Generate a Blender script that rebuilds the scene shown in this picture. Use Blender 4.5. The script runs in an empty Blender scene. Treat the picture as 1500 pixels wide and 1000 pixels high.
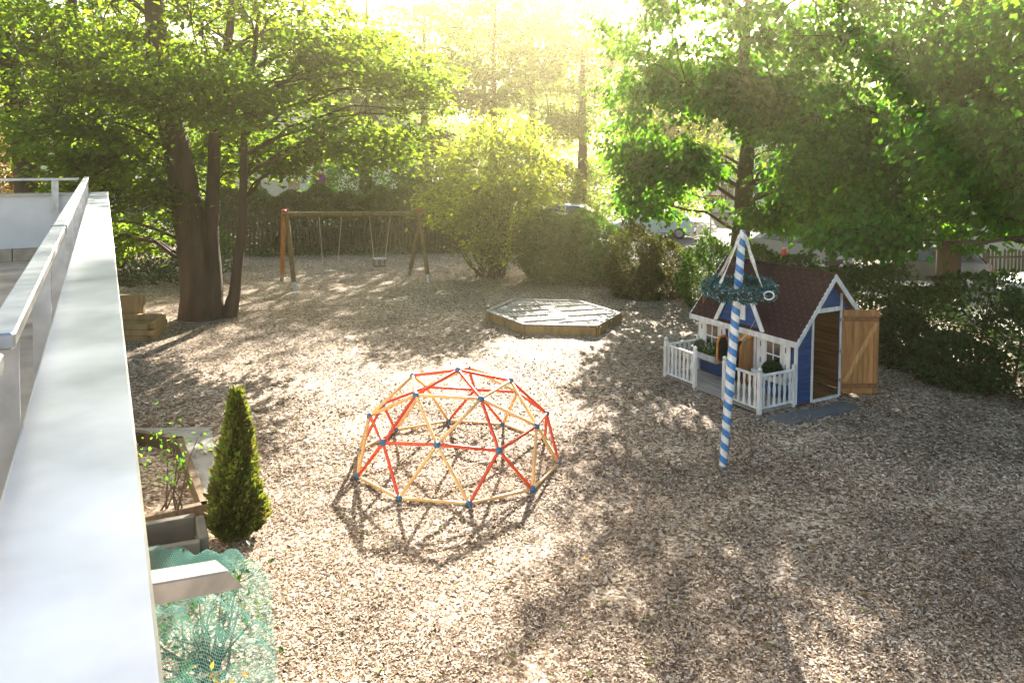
import bpy, math, random
import numpy as np
from mathutils import Vector, Matrix
C = bpy.context; D = bpy.data; S = C.scene; COL = S.collection
R = math.radians
random.seed(7); RNG = np.random.default_rng(7)

# ------------------------------------------------------------ camera, sky, sun, exposure
cd = D.cameras.new('camera'); cam = D.objects.new('camera', cd); COL.objects.link(cam); S.camera = cam
cd.sensor_width = 36; cd.lens = 36 * 1102.36 / 1500; cd.shift_y = -236.8 / 1500
cd.clip_start = .05; cd.clip_end = 1500
cam.matrix_world = Matrix.Translation((0, 0, 4.6)) @ Matrix.Rotation(math.pi / 2 - .038, 4, 'X') @ Matrix.Rotation(.009, 4, 'Z')
SUN = Vector((.31, 1.93, 1)).normalized()
SUN_EL = math.asin(SUN.z); SUN_AZ = math.atan2(SUN.x, SUN.y)
w = D.worlds.new('World'); S.world = w; w.use_nodes = True
nt = w.node_tree; bg = nt.nodes['Background']
sky = nt.nodes.new('ShaderNodeTexSky'); sky.sky_type = 'NISHITA'; sky.sun_disc = False
sky.sun_elevation = SUN_EL; sky.sun_rotation = SUN_AZ; sky.air_density = 1.2; sky.dust_density = 2.5; sky.ozone_density = 1
nt.links.new(sky.outputs[0], bg.inputs[0]); bg.inputs[1].default_value = .05
sl = D.lights.new('sun', 'SUN'); sun = D.objects.new('sun', sl); COL.objects.link(sun)
sl.energy = 5; sl.angle = R(.55); sl.color = (1, .93, .82)
sun.rotation_euler = SUN.to_track_quat('Z', 'Y').to_euler(); sun.location = (10, 60, 40)
S.view_settings.view_transform = 'Standard'; S.view_settings.look = 'None'
S.view_settings.exposure = 2.75; S.view_settings.gamma = 1
S.cycles.max_bounces = 7; S.cycles.transparent_max_bounces = 16; S.cycles.transmission_bounces = 5
S.cycles.volume_bounces = 0; S.cycles.sample_clamp_indirect = 6

# ------------------------------------------------------------ materials
MATS = {}
def mat(name, col, rough=.8, var=.25, scale=6, stretch=(1, 1, 1), bump=.0, bscale=None, spec=.3, metal=0, island=0, col2=None, objvar=0, transl=None, tmix=.5, hue=.0):
    if name in MATS: return MATS[name]
    m = D.materials.new(name); m.use_nodes = True; n = m.node_tree.nodes; l = m.node_tree.links
    p = n['Principled BSDF']; p.inputs['Roughness'].default_value = rough; p.inputs['Metallic'].default_value = metal
    p.inputs['Specular IOR Level'].default_value = spec
    tc = n.new('ShaderNodeTexCoord'); mp = n.new('ShaderNodeMapping'); mp.inputs['Scale'].default_value = stretch
    l.new(tc.outputs['Object'], mp.inputs[0])
    nz = n.new('ShaderNodeTexNoise'); nz.inputs['Scale'].default_value = scale; nz.inputs['Detail'].default_value = 4
    l.new(mp.outputs[0], nz.inputs[0])
    c2 = col2 or tuple(c * (1 - var) for c in col); c1 = tuple(min(.95, c * (1 + var * .7)) for c in col)
    mx = n.new('ShaderNodeMix'); mx.data_type = 'RGBA'; mx.inputs['A'].default_value = (*c2, 1); mx.inputs['B'].default_value = (*c1, 1)
    rp = n.new('ShaderNodeMapRange'); rp.inputs['From Min'].default_value = .3; rp.inputs['From Max'].default_value = .7
    l.new(nz.outputs[0], rp.inputs[0]); l.new(rp.outputs[0], mx.inputs['Factor']); out = mx.outputs['Result']
    if island or objvar:
        hs = n.new('ShaderNodeHueSaturation'); l.new(out, hs.inputs['Color'])
        if island: g = n.new('ShaderNodeNewGeometry'); src = g.outputs['Random Per Island']; a = island
        else: g = n.new('ShaderNodeObjectInfo'); src = g.outputs['Random']; a = objvar
        r = n.new('ShaderNodeMapRange'); r.inputs['To Min'].default_value = 1 - a; r.inputs['To Max'].default_value = 1 + a
        l.new(src, r.inputs[0]); l.new(r.outputs[0], hs.inputs['Value'])
        if hue:
            r2 = n.new('ShaderNodeMath'); r2.operation = 'MULTIPLY'; r2.inputs[1].default_value = 7.31; l.new(src, r2.inputs[0])
            r3 = n.new('ShaderNodeMath'); r3.operation = 'FRACT'; l.new(r2.outputs[0], r3.inputs[0])
            r4 = n.new('ShaderNodeMapRange'); r4.inputs['To Min'].default_value = .5 - hue; r4.inputs['To Max'].default_value = .5 + hue
            l.new(r3.outputs[0], r4.inputs[0]); l.new(r4.outputs[0], hs.inputs['Hue'])
        out = hs.outputs[0]
    l.new(out, p.inputs['Base Color'])
    if bump:
        bn = n.new('ShaderNodeTexNoise'); bn.inputs['Scale'].default_value = bscale or scale * 3; bn.inputs['Detail'].default_value = 5
        l.new(mp.outputs[0], bn.inputs[0]); b = n.new('ShaderNodeBump'); b.inputs['Strength'].default_value = 1; b.inputs['Distance'].default_value = bump
        l.new(bn.outputs[0], b.inputs['Height']); l.new(b.outputs[0], p.inputs['Normal'])
    if transl:
        t = n.new('ShaderNodeBsdfTranslucent'); mm = n.new('ShaderNodeMix'); mm.data_type = 'RGBA'; mm.blend_type = 'MULTIPLY'; mm.inputs['Factor'].default_value = 1
        l.new(out, mm.inputs['A']); mm.inputs['B'].default_value = (*transl, 1); l.new(mm.outputs['Result'], t.inputs[0])
        ms = n.new('ShaderNodeMixShader'); ms.inputs[0].default_value = tmix
        l.new(p.outputs[0], ms.inputs[1]); l.new(t.outputs[0], ms.inputs[2]); l.new(ms.outputs[0], n['Material Output'].inputs[0])
    MATS[name] = m; return m

def leafmat(name, col, t=(3.2, 2.6, .9), mix=.5, hue=.025, iv=.35, rough=.6):
    return mat(name, col, rough, var=.25, scale=.5, island=iv, hue=hue, transl=t, tmix=mix, spec=.25)
L_BEECH = leafmat('beech_leaf', (.07, .125, .018), (3.4, 2.9, .9), .55)
L_LIND = leafmat('linden_leaf', (.045, .125, .02), (3.7, 3.2, .8), .5)
L_YEL = leafmat('yellow_green_leaf', (.14, .19, .025), (3.2, 2.8, 1.0), .55, hue=.03)
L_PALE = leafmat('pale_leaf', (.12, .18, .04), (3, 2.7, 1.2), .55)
L_DARK = leafmat('dark_leaf', (.035, .075, .022), (2.4, 2.4, 1), mix=.35)
L_HEDGE = leafmat('hedge_leaf', (.06, .125, .024), (2.4, 2.2, 1), mix=.35)
L_THUJA = mat('thuja_leaf', (.085, .125, .022), .6, var=.5, scale=7, island=.4, hue=.04, transl=(2.2, 2.0, 1), tmix=.3, spec=.25, col2=(.07, .06, .02))
L_BROWN = leafmat('autumn_leaf', (.19, .13, .04), (2, 1.6, 1), mix=.35)
L_TEAL = leafmat('wreath_leaf', (.05, .12, .11), (1.5, 1.5, 1.5), mix=.15, hue=.04, iv=.6)
BARK = mat('bark', (.075, .05, .032), .95, .45, 4, (1, 1, .25), .03, 14)
BARK2 = mat('twig_bark', (.08, .055, .035), .9, .3, 8)
RED = mat('red_painted_tube', (.64, .07, .025), .42, .2, 3, bump=.0008, bscale=30, spec=.5)
YEL = mat('pale_yellow_tube', (.76, .47, .19), .45, .22, 3, bump=.0008, bscale=30, spec=.5)
BLU = mat('blue_plastic_node', (.055, .15, .27), .4, .3, 40)
WHITE = mat('white_paint', (.72, .72, .70), .55, .12, 5, bump=.001, bscale=40)
WHITE2 = mat('weathered_white_paint', (.66, .66, .63), .65, .25, 9, (1, 1, .3), bump=.001, bscale=50, objvar=.08)
BLUEW = mat('blue_wood_paint', (.02, .065, .19), .6, .25, 5, (.4, .4, 3), .0012, 30, objvar=.12)
SHING = mat('brown_red_bitumen_shingle', (.045, .018, .016), .95, .25, 10, bump=.002, bscale=160, island=.03)
WOOD = mat('golden_wood', (.40, .19, .065), .6, .35, 5, (3, 3, .35), .001, 40, objvar=.18)
WOODK = mat('dark_weathered_timber', (.15, .105, .065), .85, .35, 6, (3, 3, 3), .0015, 50, objvar=.15)
CONCD = mat('net_shade_dark_concrete', (.085, .08, .068), .9, .3, 4, bump=.002, bscale=60)  # shade under the net is put into this dark concrete colour
WOODO2 = mat('aged_brown_wood', (.22, .10, .04), .65, .35, 6, (.4, 3, 3), .001, 40)
WOODB = mat('light_brace_wood', (.52, .28, .11), .6, .3, 6, (3, 3, .5), .001, 40)
WOODH = mat('interior_wood', (.25, .115, .045), .7, .4, 5, (.35, .35, 4), .001, 40, objvar=.2)
WOODG = mat('grey_weathered_wood', (.30, .27, .23), .85, .35, 6, (.3, 3, 3), .0015, 50, objvar=.15)
WOODP = mat('pale_platform_wood', (.36, .335, .29), .8, .25, 6, (2, 2, 2), .001, 50, objvar=.12)
WOODY = mat('yellowish_timber', (.33, .22, .09), .8, .3, 5, (2, 2, .5), .0015, 40, objvar=.1)
WOODO = mat('orange_new_timber', (.50, .20, .05), .7, .3, 4, (3, 3, .3), .0015, 40)
WOODD = mat('dark_brown_timber', (.17, .12, .055), .85, .35, 4, (3, 3, .3), .002, 40, objvar=.15)
FENCEM = mat('dark_fence_wood', (.085, .06, .04), .9, .35, 5, (3, 3, .4), objvar=.3)
METAL = mat('galvanised_metal', (.52, .53, .54), .42, .25, 9, bump=.0006, bscale=20, metal=.9, spec=.5)
COPM = mat('coping_sheet_metal', (.57, .59, .625), .32, .24, 3.2, (1, 1, 1), .0012, 3, metal=.6, spec=.5)
STEEL = mat('grey_steel', (.35, .35, .36), .4, .15, 10, metal=.9)
CHAIN = mat('pale_rope', (.55, .50, .40), .9, .2, 30)
PLAST = mat('white_render', (.74, .71, .66), .9, .08, 3, bump=.002, bscale=60)
CONC = mat('concrete', (.36, .34, .30), .9, .25, 3, bump=.002, bscale=60)
CONCL = mat('light_terrace_concrete', (.55, .43, .30), .9, .4, 2.2, bump=.002, bscale=30)
BRICKM = mat('sandstone_block', (.42, .33, .24), .9, .25, 6, bump=.003, bscale=40, objvar=.12)
ASPH = mat('asphalt', (.16, .155, .15), .9, .2, 2, bump=.004, bscale=90)
MATGREY = mat('grey_rubber_mat', (.13, .135, .14), .9, .2, 8, bump=.002, bscale=80)
BLACK = mat('black_rubber', (.02, .02, .022), .6, .2, 20)
GLASS = mat('dark_glass', (.02, .025, .03), .06, .1, 3, spec=.9)
SILVER = mat('silver_car_paint', (.50, .53, .55), .25, .04, 3, metal=.4, spec=.7)
WHITEC = mat('white_car_paint', (.72, .73, .73), .25, .03, 3, spec=.7)
DARKC = mat('dark_car_paint', (.04, .045, .055), .2, .05, 3, metal=.3, spec=.7)
LRED = mat('red_light_glass', (.45, .02, .02), .2, .1, 20, spec=.7)
LWHITE = mat('clear_light_glass', (.6, .6, .6), .1, .1, 20, spec=.8)
ORANGE = mat('orange_painted_board', (.62, .24, .045), .6, .2, 6)
TEALP = mat('teal_paint', (.10, .28, .25), .6, .3, 20)
SLATE = mat('blackboard', (.028, .028, .03), .7, .4, 8)
PINK = mat('pink_petal', (.55, .12, .38), .6, .3, 20, island=.4)
WPET = mat('white_petal', (.75, .72, .70), .6, .1, 20)
ROOFM = mat('grey_roof_tiles', (.18, .13, .11), .9, .3, 1.2, bump=.01, bscale=8)
SIGNB = mat('sign_blue', (.02, .08, .42), .4, .1, 10)
SIGNR = mat('sign_red', (.55, .02, .02), .4, .1, 10)
SIGNW = mat('sign_white', (.78, .78, .78), .4, .05, 10)
FUR = mat('cream_fabric', (.62, .58, .50), .95, .3, 20)

def chipmat(name, island):
    m = D.materials.new(name); m.use_nodes = True; n = m.node_tree.nodes; l = m.node_tree.links
    p = n['Principled BSDF']; p.inputs['Roughness'].default_value = .85; p.inputs['Specular IOR Level'].default_value = .25
    tc = n.new('ShaderNodeTexCoord')
    big = n.new('ShaderNodeTexNoise'); big.inputs['Scale'].default_value = .45; big.inputs['Detail'].default_value = 5; l.new(tc.outputs['Object'], big.inputs[0])
    cr = n.new('ShaderNodeValToRGB'); e = cr.color_ramp.elements
    e[0].position = 0; e[0].color = (.085, .046, .025, 1); e[1].position = 1; e[1].color = (.70, .59, .47, 1)
    for ps, c in ((.25, (.17, .105, .062, 1)), (.5, (.32, .23, .155, 1)), (.8, (.52, .415, .31, 1))): x = e.new(ps); x.color = c
    if island:
        g = n.new('ShaderNodeNewGeometry'); l.new(g.outputs['Random Per Island'], cr.inputs[0])
    else:
        vo = n.new('ShaderNodeTexVoronoi'); vo.inputs['Scale'].default_value = 26; vo.inputs['Randomness'].default_value = 1
        mp = n.new('ShaderNodeMapping'); nz = n.new('ShaderNodeTexNoise'); nz.inputs['Scale'].default_value = 9
        l.new(tc.outputs['Object'], nz.inputs[0])
        ad = n.new('ShaderNodeVectorMath'); ad.operation = 'MULTIPLY_ADD'; ad.inputs[1].default_value = (.12, .12, .12); l.new(nz.outputs['Color'], ad.inputs[0]); l.new(tc.outputs['Object'], ad.inputs[2])
        l.new(ad.outputs[0], vo.inputs[0]); sp = n.new('ShaderNodeSeparateColor'); l.new(vo.outputs['Color'], sp.inputs[0]); l.new(sp.outputs[0], cr.inputs[0])
        b = n.new('ShaderNodeBump'); b.inputs['Distance'].default_value = .03; b.inputs['Strength'].default_value = 1
        l.new(sp.outputs[1], b.inputs['Height']); l.new(b.outputs[0], p.inputs['Normal'])
    mm = n.new('ShaderNodeMix'); mm.data_type = 'RGBA'; mm.blend_type = 'MULTIPLY'; mm.inputs['Factor'].default_value = 1
    r = n.new('ShaderNodeMapRange'); r.inputs['From Min'].default_value = .3; r.inputs['From Max'].default_value = .7; r.inputs['To Min'].default_value = .62; r.inputs['To Max'].default_value = 1.22
    l.new(big.outputs[0], r.inputs[0]); l.new(cr.outputs[0], mm.inputs['A']); l.new(r.outputs[0], mm.inputs['B'])
    l.new(mm.outputs['Result'], p.inputs['Base Color']); return m
CHIPS = chipmat('wood_chip', True); CHIPG = chipmat('wood_chip_ground', False)

# ------------------------------------------------------------ mesh helpers
class MB:
    def __init__(s): s.v = []; s.f = []
    def add(s, vs, fs):
        o = len(s.v); s.v += [tuple(v) for v in vs]; s.f += [tuple(i + o for i in f) for f in fs]; return s
    def box(s, x0, y0, z0, x1, y1, z1, M=None, bev=0):
        if bev:
            b = min(bev, abs(x1 - x0) * .3, abs(y1 - y0) * .3, abs(z1 - z0) * .3)
            vs = []
            for z, t in ((z0, b), (z0 + b, 0), (z1 - b, 0), (z1, b)):
                X0, X1, Y0, Y1 = x0 + t, x1 - t, y0 + t, y1 - t
                vs += [(X0 + b, Y0, z), (X1 - b, Y0, z), (X1, Y0 + b, z), (X1, Y1 - b, z), (X1 - b, Y1, z), (X0 + b, Y1, z), (X0, Y1 - b, z), (X0, Y0 + b, z)]
            fs = [tuple(range(7, -1, -1)), tuple(range(24, 32))]
            for k in range(3): fs += [(k * 8 + i, k * 8 + (i + 1) % 8, k * 8 + 8 + (i + 1) % 8, k * 8 + 8 + i) for i in range(8)]
        else:
            vs = [(x0, y0, z0), (x1, y0, z0), (x1, y1, z0), (x0, y1, z0), (x0, y0, z1), (x1, y0, z1), (x1, y1, z1), (x0, y1, z1)]
            fs = [(3, 2, 1, 0), (4, 5, 6, 7), (0, 1, 5, 4), (1, 2, 6, 5), (2, 3, 7, 6), (3, 0, 4, 7)]
        if M: vs = [M @ Vector(v) for v in vs]
        return s.add(vs, fs)
    def beam(s, a, b, wd, th, up=(0, 0, 1), bev=0, e0=0, e1=0):
        a, b = Vector(a), Vector(b); d = (b - a); L = d.length; d.normalize()
        x = d.cross(Vector(up)); x = x.normalized() if x.length > 1e-5 else Vector((1, 0, 0)); u = x.cross(d)
        M = Matrix((( x.x, d.x, u.x, a.x), (x.y, d.y, u.y, a.y), (x.z, d.z, u.z, a.z), (0, 0, 0, 1)))
        return s.box(-wd / 2, -e0, -th / 2, wd / 2, L + e1, th / 2, M, bev)
    def tube(s, pts, rad, n=8, cap=True):
        pts = [Vector(p) for p in pts]; N = len(pts)
        if not hasattr(rad, '__len__'): rad = [rad] * N
        prev = None; o = len(s.v)
        for i, p in enumerate(pts):
            t = (pts[min(i + 1, N - 1)] - pts[max(i - 1, 0)]).normalized()
            if prev is None: x = t.cross(Vector((0, 0, 1))) if abs(t.z) < .9 else t.cross(Vector((0, 1, 0)))
            else: x = prev - t * prev.dot(t)
            x.normalize(); prev = x; y = t.cross(x)
            for k in range(n):
                a = 2 * math.pi * k / n; s.v.append(tuple(p + (x * math.cos(a) + y * math.sin(a)) * rad[i]))
        for i in range(N - 1):
            for k in range(n): s.f.append((o + i * n + k, o + i * n + (k + 1) % n, o + (i + 1) * n + (k + 1) % n, o + (i + 1) * n + k))
        if cap: s.f.append(tuple(o + k for k in range(n - 1, -1, -1))); s.f.append(tuple(o + (N - 1) * n + k for k in range(n)))
        return s
    def lathe(s, prof, n=12, c=(0, 0, 0), M=None):
        vs = []
        for r, z in prof:
            for k in range(n):
                a = 2 * math.pi * k / n; vs.append(Vector((r * math.cos(a), r * math.sin(a), z)))
        if M: vs = [M @ v for v in vs]
        vs = [v + Vector(c) for v in vs]; fs = []
        for i in range(len(prof) - 1): fs += [(i * n + k, i * n + (k + 1) % n, (i + 1) * n + (k + 1) % n, (i + 1) * n + k) for k in range(n)]
        fs += [tuple(range(n - 1, -1, -1)), tuple((len(prof) - 1) * n + k for k in range(n))]
        return s.add(vs, fs)
    def ball(s, c, r, n=10, m=7, sq=1, M=None):
        return s.lathe([(r * max(.02, math.sin(math.pi * i / m)), -r * sq * math.cos(math.pi * i / m)) for i in range(m + 1)], n, c, M)
    def prism(s, poly, h0, h1, M=None):   # polygon in xy, extruded along z
        n = len(poly); vs = [Vector((x, y, h0)) for x, y in poly] + [Vector((x, y, h1)) for x, y in poly]
        if M: vs = [M @ v for v in vs]
        return s.add(vs, [tuple(range(n - 1, -1, -1)), tuple(range(n, 2 * n))] + [(i, (i + 1) % n, n + (i + 1) % n, n + i) for i in range(n)])
    def mesh(s, name, m, smooth=False):
        me = D.meshes.new(name); me.from_pydata(s.v, [], s.f); me.materials.append(m)
        if smooth:
            me.shade_smooth()
            me.set_sharp_from_angle(angle=R(40))
        me.update(); return me
    def obj(s, name, m, parent=None, smooth=False, loc=None, label=None):
        return link(name, s.mesh(name, m, smooth), parent, loc, label)
def link(name, me, parent=None, loc=None, label=None, rot=None):
    o = D.objects.new(name, me); COL.objects.link(o)
    if parent is not None: o.parent = parent
    if loc is not None: o.location = loc
    if rot is not None: o.rotation_euler = rot
    if label: o['label'] = label
    return o
def tag(o, label, cat, group=None):
    o['label'] = label; o['category'] = cat
    if group: o['group'] = group
    return o
def thing(name, label, cat, loc=(0, 0, 0), rz=0, group=None):
    o = D.objects.new(name, None); COL.objects.link(o); o.location = loc; o.rotation_euler = (0, 0, rz); o.empty_display_size = .2
    return tag(o, label, cat, group)
def kind(o, k): o['kind'] = k; return o
def XZ(y0=0):  # matrix: polygon (x,z) -> extrude along y
    return Matrix(((1, 0, 0, 0), (0, 0, 1, y0), (0, 1, 0, 0), (0, 0, 0, 1)))
def YZ(x0=0):
    return Matrix(((0, 0, 1, x0), (1, 0, 0, 0), (0, 1, 0, 0), (0, 0, 0, 1)))

def fast_mesh(name, V, Fc, m, smooth=False):   # V (n,3), Fc (k,3|4)
    me = D.meshes.new(name); k, q = Fc.shape
    me.vertices.add(len(V)); me.vertices.foreach_set('co', V.astype(np.float32).ravel())
    me.loops.add(k * q); me.loops.foreach_set('vertex_index', Fc.astype(np.int32).ravel())
    me.polygons.add(k); me.polygons.foreach_set('loop_start', np.arange(0, k * q, q, dtype=np.int32)); me.polygons.foreach_set('loop_total', np.full(k, q, np.int32))
    me.materials.append(m); me.update(calc_edges=True); return me
def norm(a): return a / np.maximum(1e-9, np.linalg.norm(a, axis=1, keepdims=True))
def leaf_mesh(name, P, Dr, Nn, size, m, wr=.6, fold=.12):
    """P positions, Dr midrib directions, Nn up normals; a leaf = two triangles folded at its midrib"""
    n = len(P); L = size[:, None]; Dr = norm(Dr); Sd = norm(np.cross(Dr, Nn)); U = np.cross(Sd, Dr)
    b = P; t = P + Dr * L - U * L * .12; md = P + Dr * L * .45
    r = md + Sd * L * wr * .5 + U * L * fold; q = md - Sd * L * wr * .5 + U * L * fold
    V = np.stack([b, r, t, q], 1).reshape(-1, 3); i = np.arange(n)[:, None] * 4
    Fc = np.concatenate([i + [0, 1, 2], i + [0, 2, 3]], 1).reshape(-1, 3)
    return fast_mesh(name, V, Fc, m)
def sprays(cen, out, m, spread=.5, flat=.22, leaf=.12, droop=.25, jit=.45, hang=.3):
    """m leaves around each cluster centre in a flattish drooping spray"""
    n = len(cen); N = n * m; c = np.repeat(cen, m, 0); o = norm(np.repeat(out, m, 0) * [1, 1, .3] + 1e-6)
    s = norm(np.cross(o, np.tile([0, 0, 1.], (N, 1))))
    sc = np.repeat(RNG.uniform(.65, 1.35, n), m)[:, None] * spread
    a = RNG.normal(0, .5, (N, 1)); b = RNG.normal(0, .42, (N, 1)); z = RNG.normal(0, .5, (N, 1))
    tilt = np.repeat(RNG.normal(0, .35, (n, 1)), m, 0)
    P = c + (o * a + s * b) * sc; P[:, 2:] += z * flat * sc - droop * sc * np.maximum(0, a) ** 2 - droop * sc * .5 * b ** 2 + tilt * b * sc
    Dr = o * (.5 + a) + s * b * 1.3 + RNG.normal(0, jit, (N, 3)); Dr[:, 2] -= hang
    Nn = np.tile([0, 0, 1.], (N, 1)) + RNG.normal(0, jit, (N, 3))
    return P, Dr, Nn, leaf * RNG.uniform(.6, 1.25, N)

def branch(mb, a, b, r0, r1, n=5, seg=5, sag=.12, wob=.06):
    a, b = Vector(a), Vector(b); L = (b - a).length; pts = []; rs = []
    for i in range(seg + 1):
        t = i / seg; p = a.lerp(b, t); p.z += math.sin(t * math.pi) * L * sag
        if 0 < i < seg: p += Vector((random.uniform(-1, 1), random.uniform(-1, 1), random.uniform(-.6, .6))) * L * wob * .6
        pts.append(p); rs.append(r0 + (r1 - r0) * t ** .8)
    mb.tube(pts, rs, n, cap=False)

def make_tree(name, label, cat, base, stems, envs, lm, leaf=.12, per=45, spread=.55, flat=.25, group=None, limbs=26, bark=BARK, holes=.25, droop=.25, root_flare=True, twigr=.012, hang=.3, wr=.65, clear=None, dens=1):
    """stems: list of polylines [(dx,dy,z,r)...] rel. to base; envs: (cx,cy,cz,rx,ry,rz,n) in world coordinates"""
    bx, by = base; t = thing(name, label, cat, (bx, by, 0), 0, group); st = []
    for k, sp in enumerate(stems):
        mb = MB(); pts = []; rs = []
        for i in range(len(sp) - 1):
            for j in range(4):
                f = j / 4; p = [sp[i][q] * (1 - f) + sp[i + 1][q] * f for q in range(4)]; pts.append(p[:3]); rs.append(p[3] * (1 + random.uniform(-.05, .05)))
        pts.append(sp[-1][:3]); rs.append(sp[-1][3]); n = 16 if sp[0][3] > .2 else 8
        if root_flare and sp[0][3] > .2: rs[0] *= 1.25
        mb.tube(pts, rs, n)
        for q, v in enumerate(mb.v):
            a = (q % n) / n * 2 * math.pi; ii = min(q // n, len(pts) - 1); pz = pts[ii]
            g = 1 + (.06 * math.sin(3 * a + 1) + .04 * math.sin(7 * a + v[2] * 2)) * (1.8 if v[2] < .5 else 1)
            mb.v[q] = (pz[0] + (v[0] - pz[0]) * g, pz[1] + (v[1] - pz[1]) * g, v[2])
        mb.obj('trunk', bark, t, True); st += [(Vector(p), r) for p, r in zip(pts, rs) if p[2] > 1.2]
    if not st: st = [(Vector(stems[0][-1][:3]), stems[0][-1][3])]
    PP = []; clear = clear or []
    for (cx, cy, cz, rx, ry, rz, n) in envs:
        n = int(n * 2.2 * dens); u = norm(RNG.normal(0, 1, (n, 3))); rr = RNG.uniform(.2, 1.0, (n, 1)) ** .6
        P = u * rr; lump = RNG.uniform(.78, 1.02, (n, 1)) + .22 * np.sin(P[:, 0:1] * 4 + cx * 3) * np.cos(P[:, 1:2] * 5 + cy) + .1 * np.sin(P[:, 2:] * 7 + cz)
        P = P * lump * [rx, ry, rz] + [cx - bx, cy - by, cz]
        if holes:
            h = np.sin(P[:, 0] * 1.5 + cx) * np.sin(P[:, 1] * 1.3 + 1.3 * cy) + .8 * np.sin(P[:, 2] * 2.3 + P[:, 0] * .8) + RNG.normal(0, .12, len(P))
            P = P[h > np.quantile(h, holes) - .0]
        PP.append(P)
    P = np.concatenate(PP); P[:, 2] = np.maximum(P[:, 2], .4)
    for (x0, x1, y0, y1, z0, z1) in clear:   # gaps where the photo shows bare trunk
        k = (P[:, 0] > x0) & (P[:, 0] < x1) & (P[:, 1] > y0) & (P[:, 1] < y1) & (P[:, 2] > z0) & (P[:, 2] < z1); P = P[~k]
    mbr = MB(); idx = RNG.permutation(len(P)); lb = []
    tops = st[:]
    for j in idx[:limbs]:
        p = Vector(P[j]); z = min(p.z - .25 * math.hypot(p.x, p.y) , tops[-1][0].z)
        s0 = min(tops, key=lambda q: abs(q[0].z - z) + .35 * (Vector((q[0].x, q[0].y)) - Vector((p.x, p.y))).length)
        Lb = (p - s0[0]).length; r0 = min(s0[1] * .6, .012 * Lb + .02)
        branch(mbr, s0[0], p, r0, .012, 6, 7, .10, .07); lb.append((s0[0], p))
    LA = np.array([list(a.lerp(b, f)) for a, b in lb for f in (.35, .5, .65, .8, .95)]) if lb else np.array([list(st[-1][0])])
    tw = idx[limbs:limbs + 420]
    for j in tw:
        d = ((LA - P[j]) ** 2).sum(1); k = d.argmin()
        if d[k] < 9: branch(mbr, LA[k], P[j], twigr * 1.6, twigr * .5, 3, 3, .08, .05)
    mbr.obj('branches', bark, t, True)
    out = P - np.array([0, 0, 0]); out[:, 2] = 0; out += RNG.normal(0, .3, out.shape)
    f = leaf_mesh('foliage', *sprays(P, out, per, spread, flat, leaf, droop, hang=hang), lm, wr)
    link('foliage', f, t); return t

def hedge_leaves(P, size, jit=.8, outward=None):
    n = len(P); o = outward if outward is not None else RNG.normal(0, 1, (n, 3))
    return P, o + RNG.normal(0, jit, (n, 3)) + [0, 0, .35], RNG.normal(0, .6, (n, 3)) + [0, 0, 1.], size * RNG.uniform(.6, 1.3, n)

# ------------------------------------------------------------ ground, street
def gh(x, y):
    f = np.clip((30 - np.hypot(x, y - 12)) / 12, 0, 1)
    return f * (.022 * np.sin(x * 1.3 + 1) * np.cos(y * 1.1) + .014 * np.sin(x * 3.1 + y * 2.3) + .008 * np.sin(x * 7 - y * 6))
xs = np.concatenate([np.linspace(-600, -24, 14), np.linspace(-22, 22, 240), np.linspace(24, 600, 14)])
ys = np.concatenate([np.linspace(-300, -2, 8), np.linspace(0, 40, 220), np.linspace(42, 900, 16)])
X, Yg = np.meshgrid(xs, ys); Zg = gh(X, Yg) + RNG.normal(0, .004, X.shape) * (np.hypot(X, Yg - 12) < 18)
V = np.stack([X, Yg, Zg], -1).reshape(-1, 3); nx, ny = len(xs), len(ys)
I = (np.arange(ny - 1)[:, None] * nx + np.arange(nx - 1)[None]).ravel()
kind(link('ground', fast_mesh('ground', V, np.stack([I, I + 1, I + 1 + nx, I + nx], 1), CHIPG)), 'structure')
# loose wood chips lying on it
def scatter_chips(n, ylo, yhi, size):
    y = 1 / RNG.uniform(1 / yhi, 1 / ylo, n); x = y * RNG.uniform(-.58, .72, n)
    keep = (np.sin(x * 1.7 + 2 * np.sin(y * .8)) * np.sin(y * 2.1 + x) + .5 * np.sin(x * 4.1 - y * 3.3)) > RNG.uniform(-1.6, .5, n); x, y = x[keep], y[keep]; n = len(x)
    P = np.stack([x, y, gh(x, y) + RNG.uniform(.004, .022, n)], 1)
    a = RNG.uniform(0, 2 * math.pi, n); d = np.stack([np.cos(a), np.sin(a), RNG.normal(0, .22, n)], 1); d = norm(d)
    s = norm(np.stack([-np.sin(a), np.cos(a), RNG.normal(0, .3, n)], 1)); L = size * RNG.uniform(.45, 1.5, n)[:, None]; W = L * RNG.uniform(.22, .55, n)[:, None]
    return np.stack([P - d * L / 2 - s * W / 2, P + d * L / 2 - s * W * RNG.uniform(.3, .6, (n, 1)), P + d * L * .45 + s * W / 2, P - d * L * .5 + s * W * .4], 1).reshape(-1, 3)
V = np.concatenate([scatter_chips(330000, 4.6, 11, .031), scatter_chips(190000, 10, 30, .044)])
kind(tag(link('wood_chips', fast_mesh('wood_chips', V, np.arange(len(V)).reshape(-1, 4), CHIPS)), 'loose pale and brown wood chips covering the whole play area', 'wood chips'), 'stuff')
# fallen leaves
n = 420; y = RNG.uniform(6, 22, n); x = y * RNG.uniform(-.4, .6, n); P = np.stack([x, y, gh(x, y) + .03], 1)
a = RNG.uniform(0, 6.28, n)
fl = leaf_mesh('fallen_leaves', P, np.stack([np.cos(a), np.sin(a), RNG.normal(0, .2, n)], 1), RNG.normal(0, .25, (n, 3)) + [0, 0, 1], RNG.uniform(.05, .1, n), leafmat('fallen_leaf', (.20, .20, .05), (1.5, 1.4, 1), .3, .07, .5))
kind(tag(link('fallen_leaves', fl), 'scattered green and yellow leaves fallen on the wood chips', 'leaves'), 'stuff')

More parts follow.
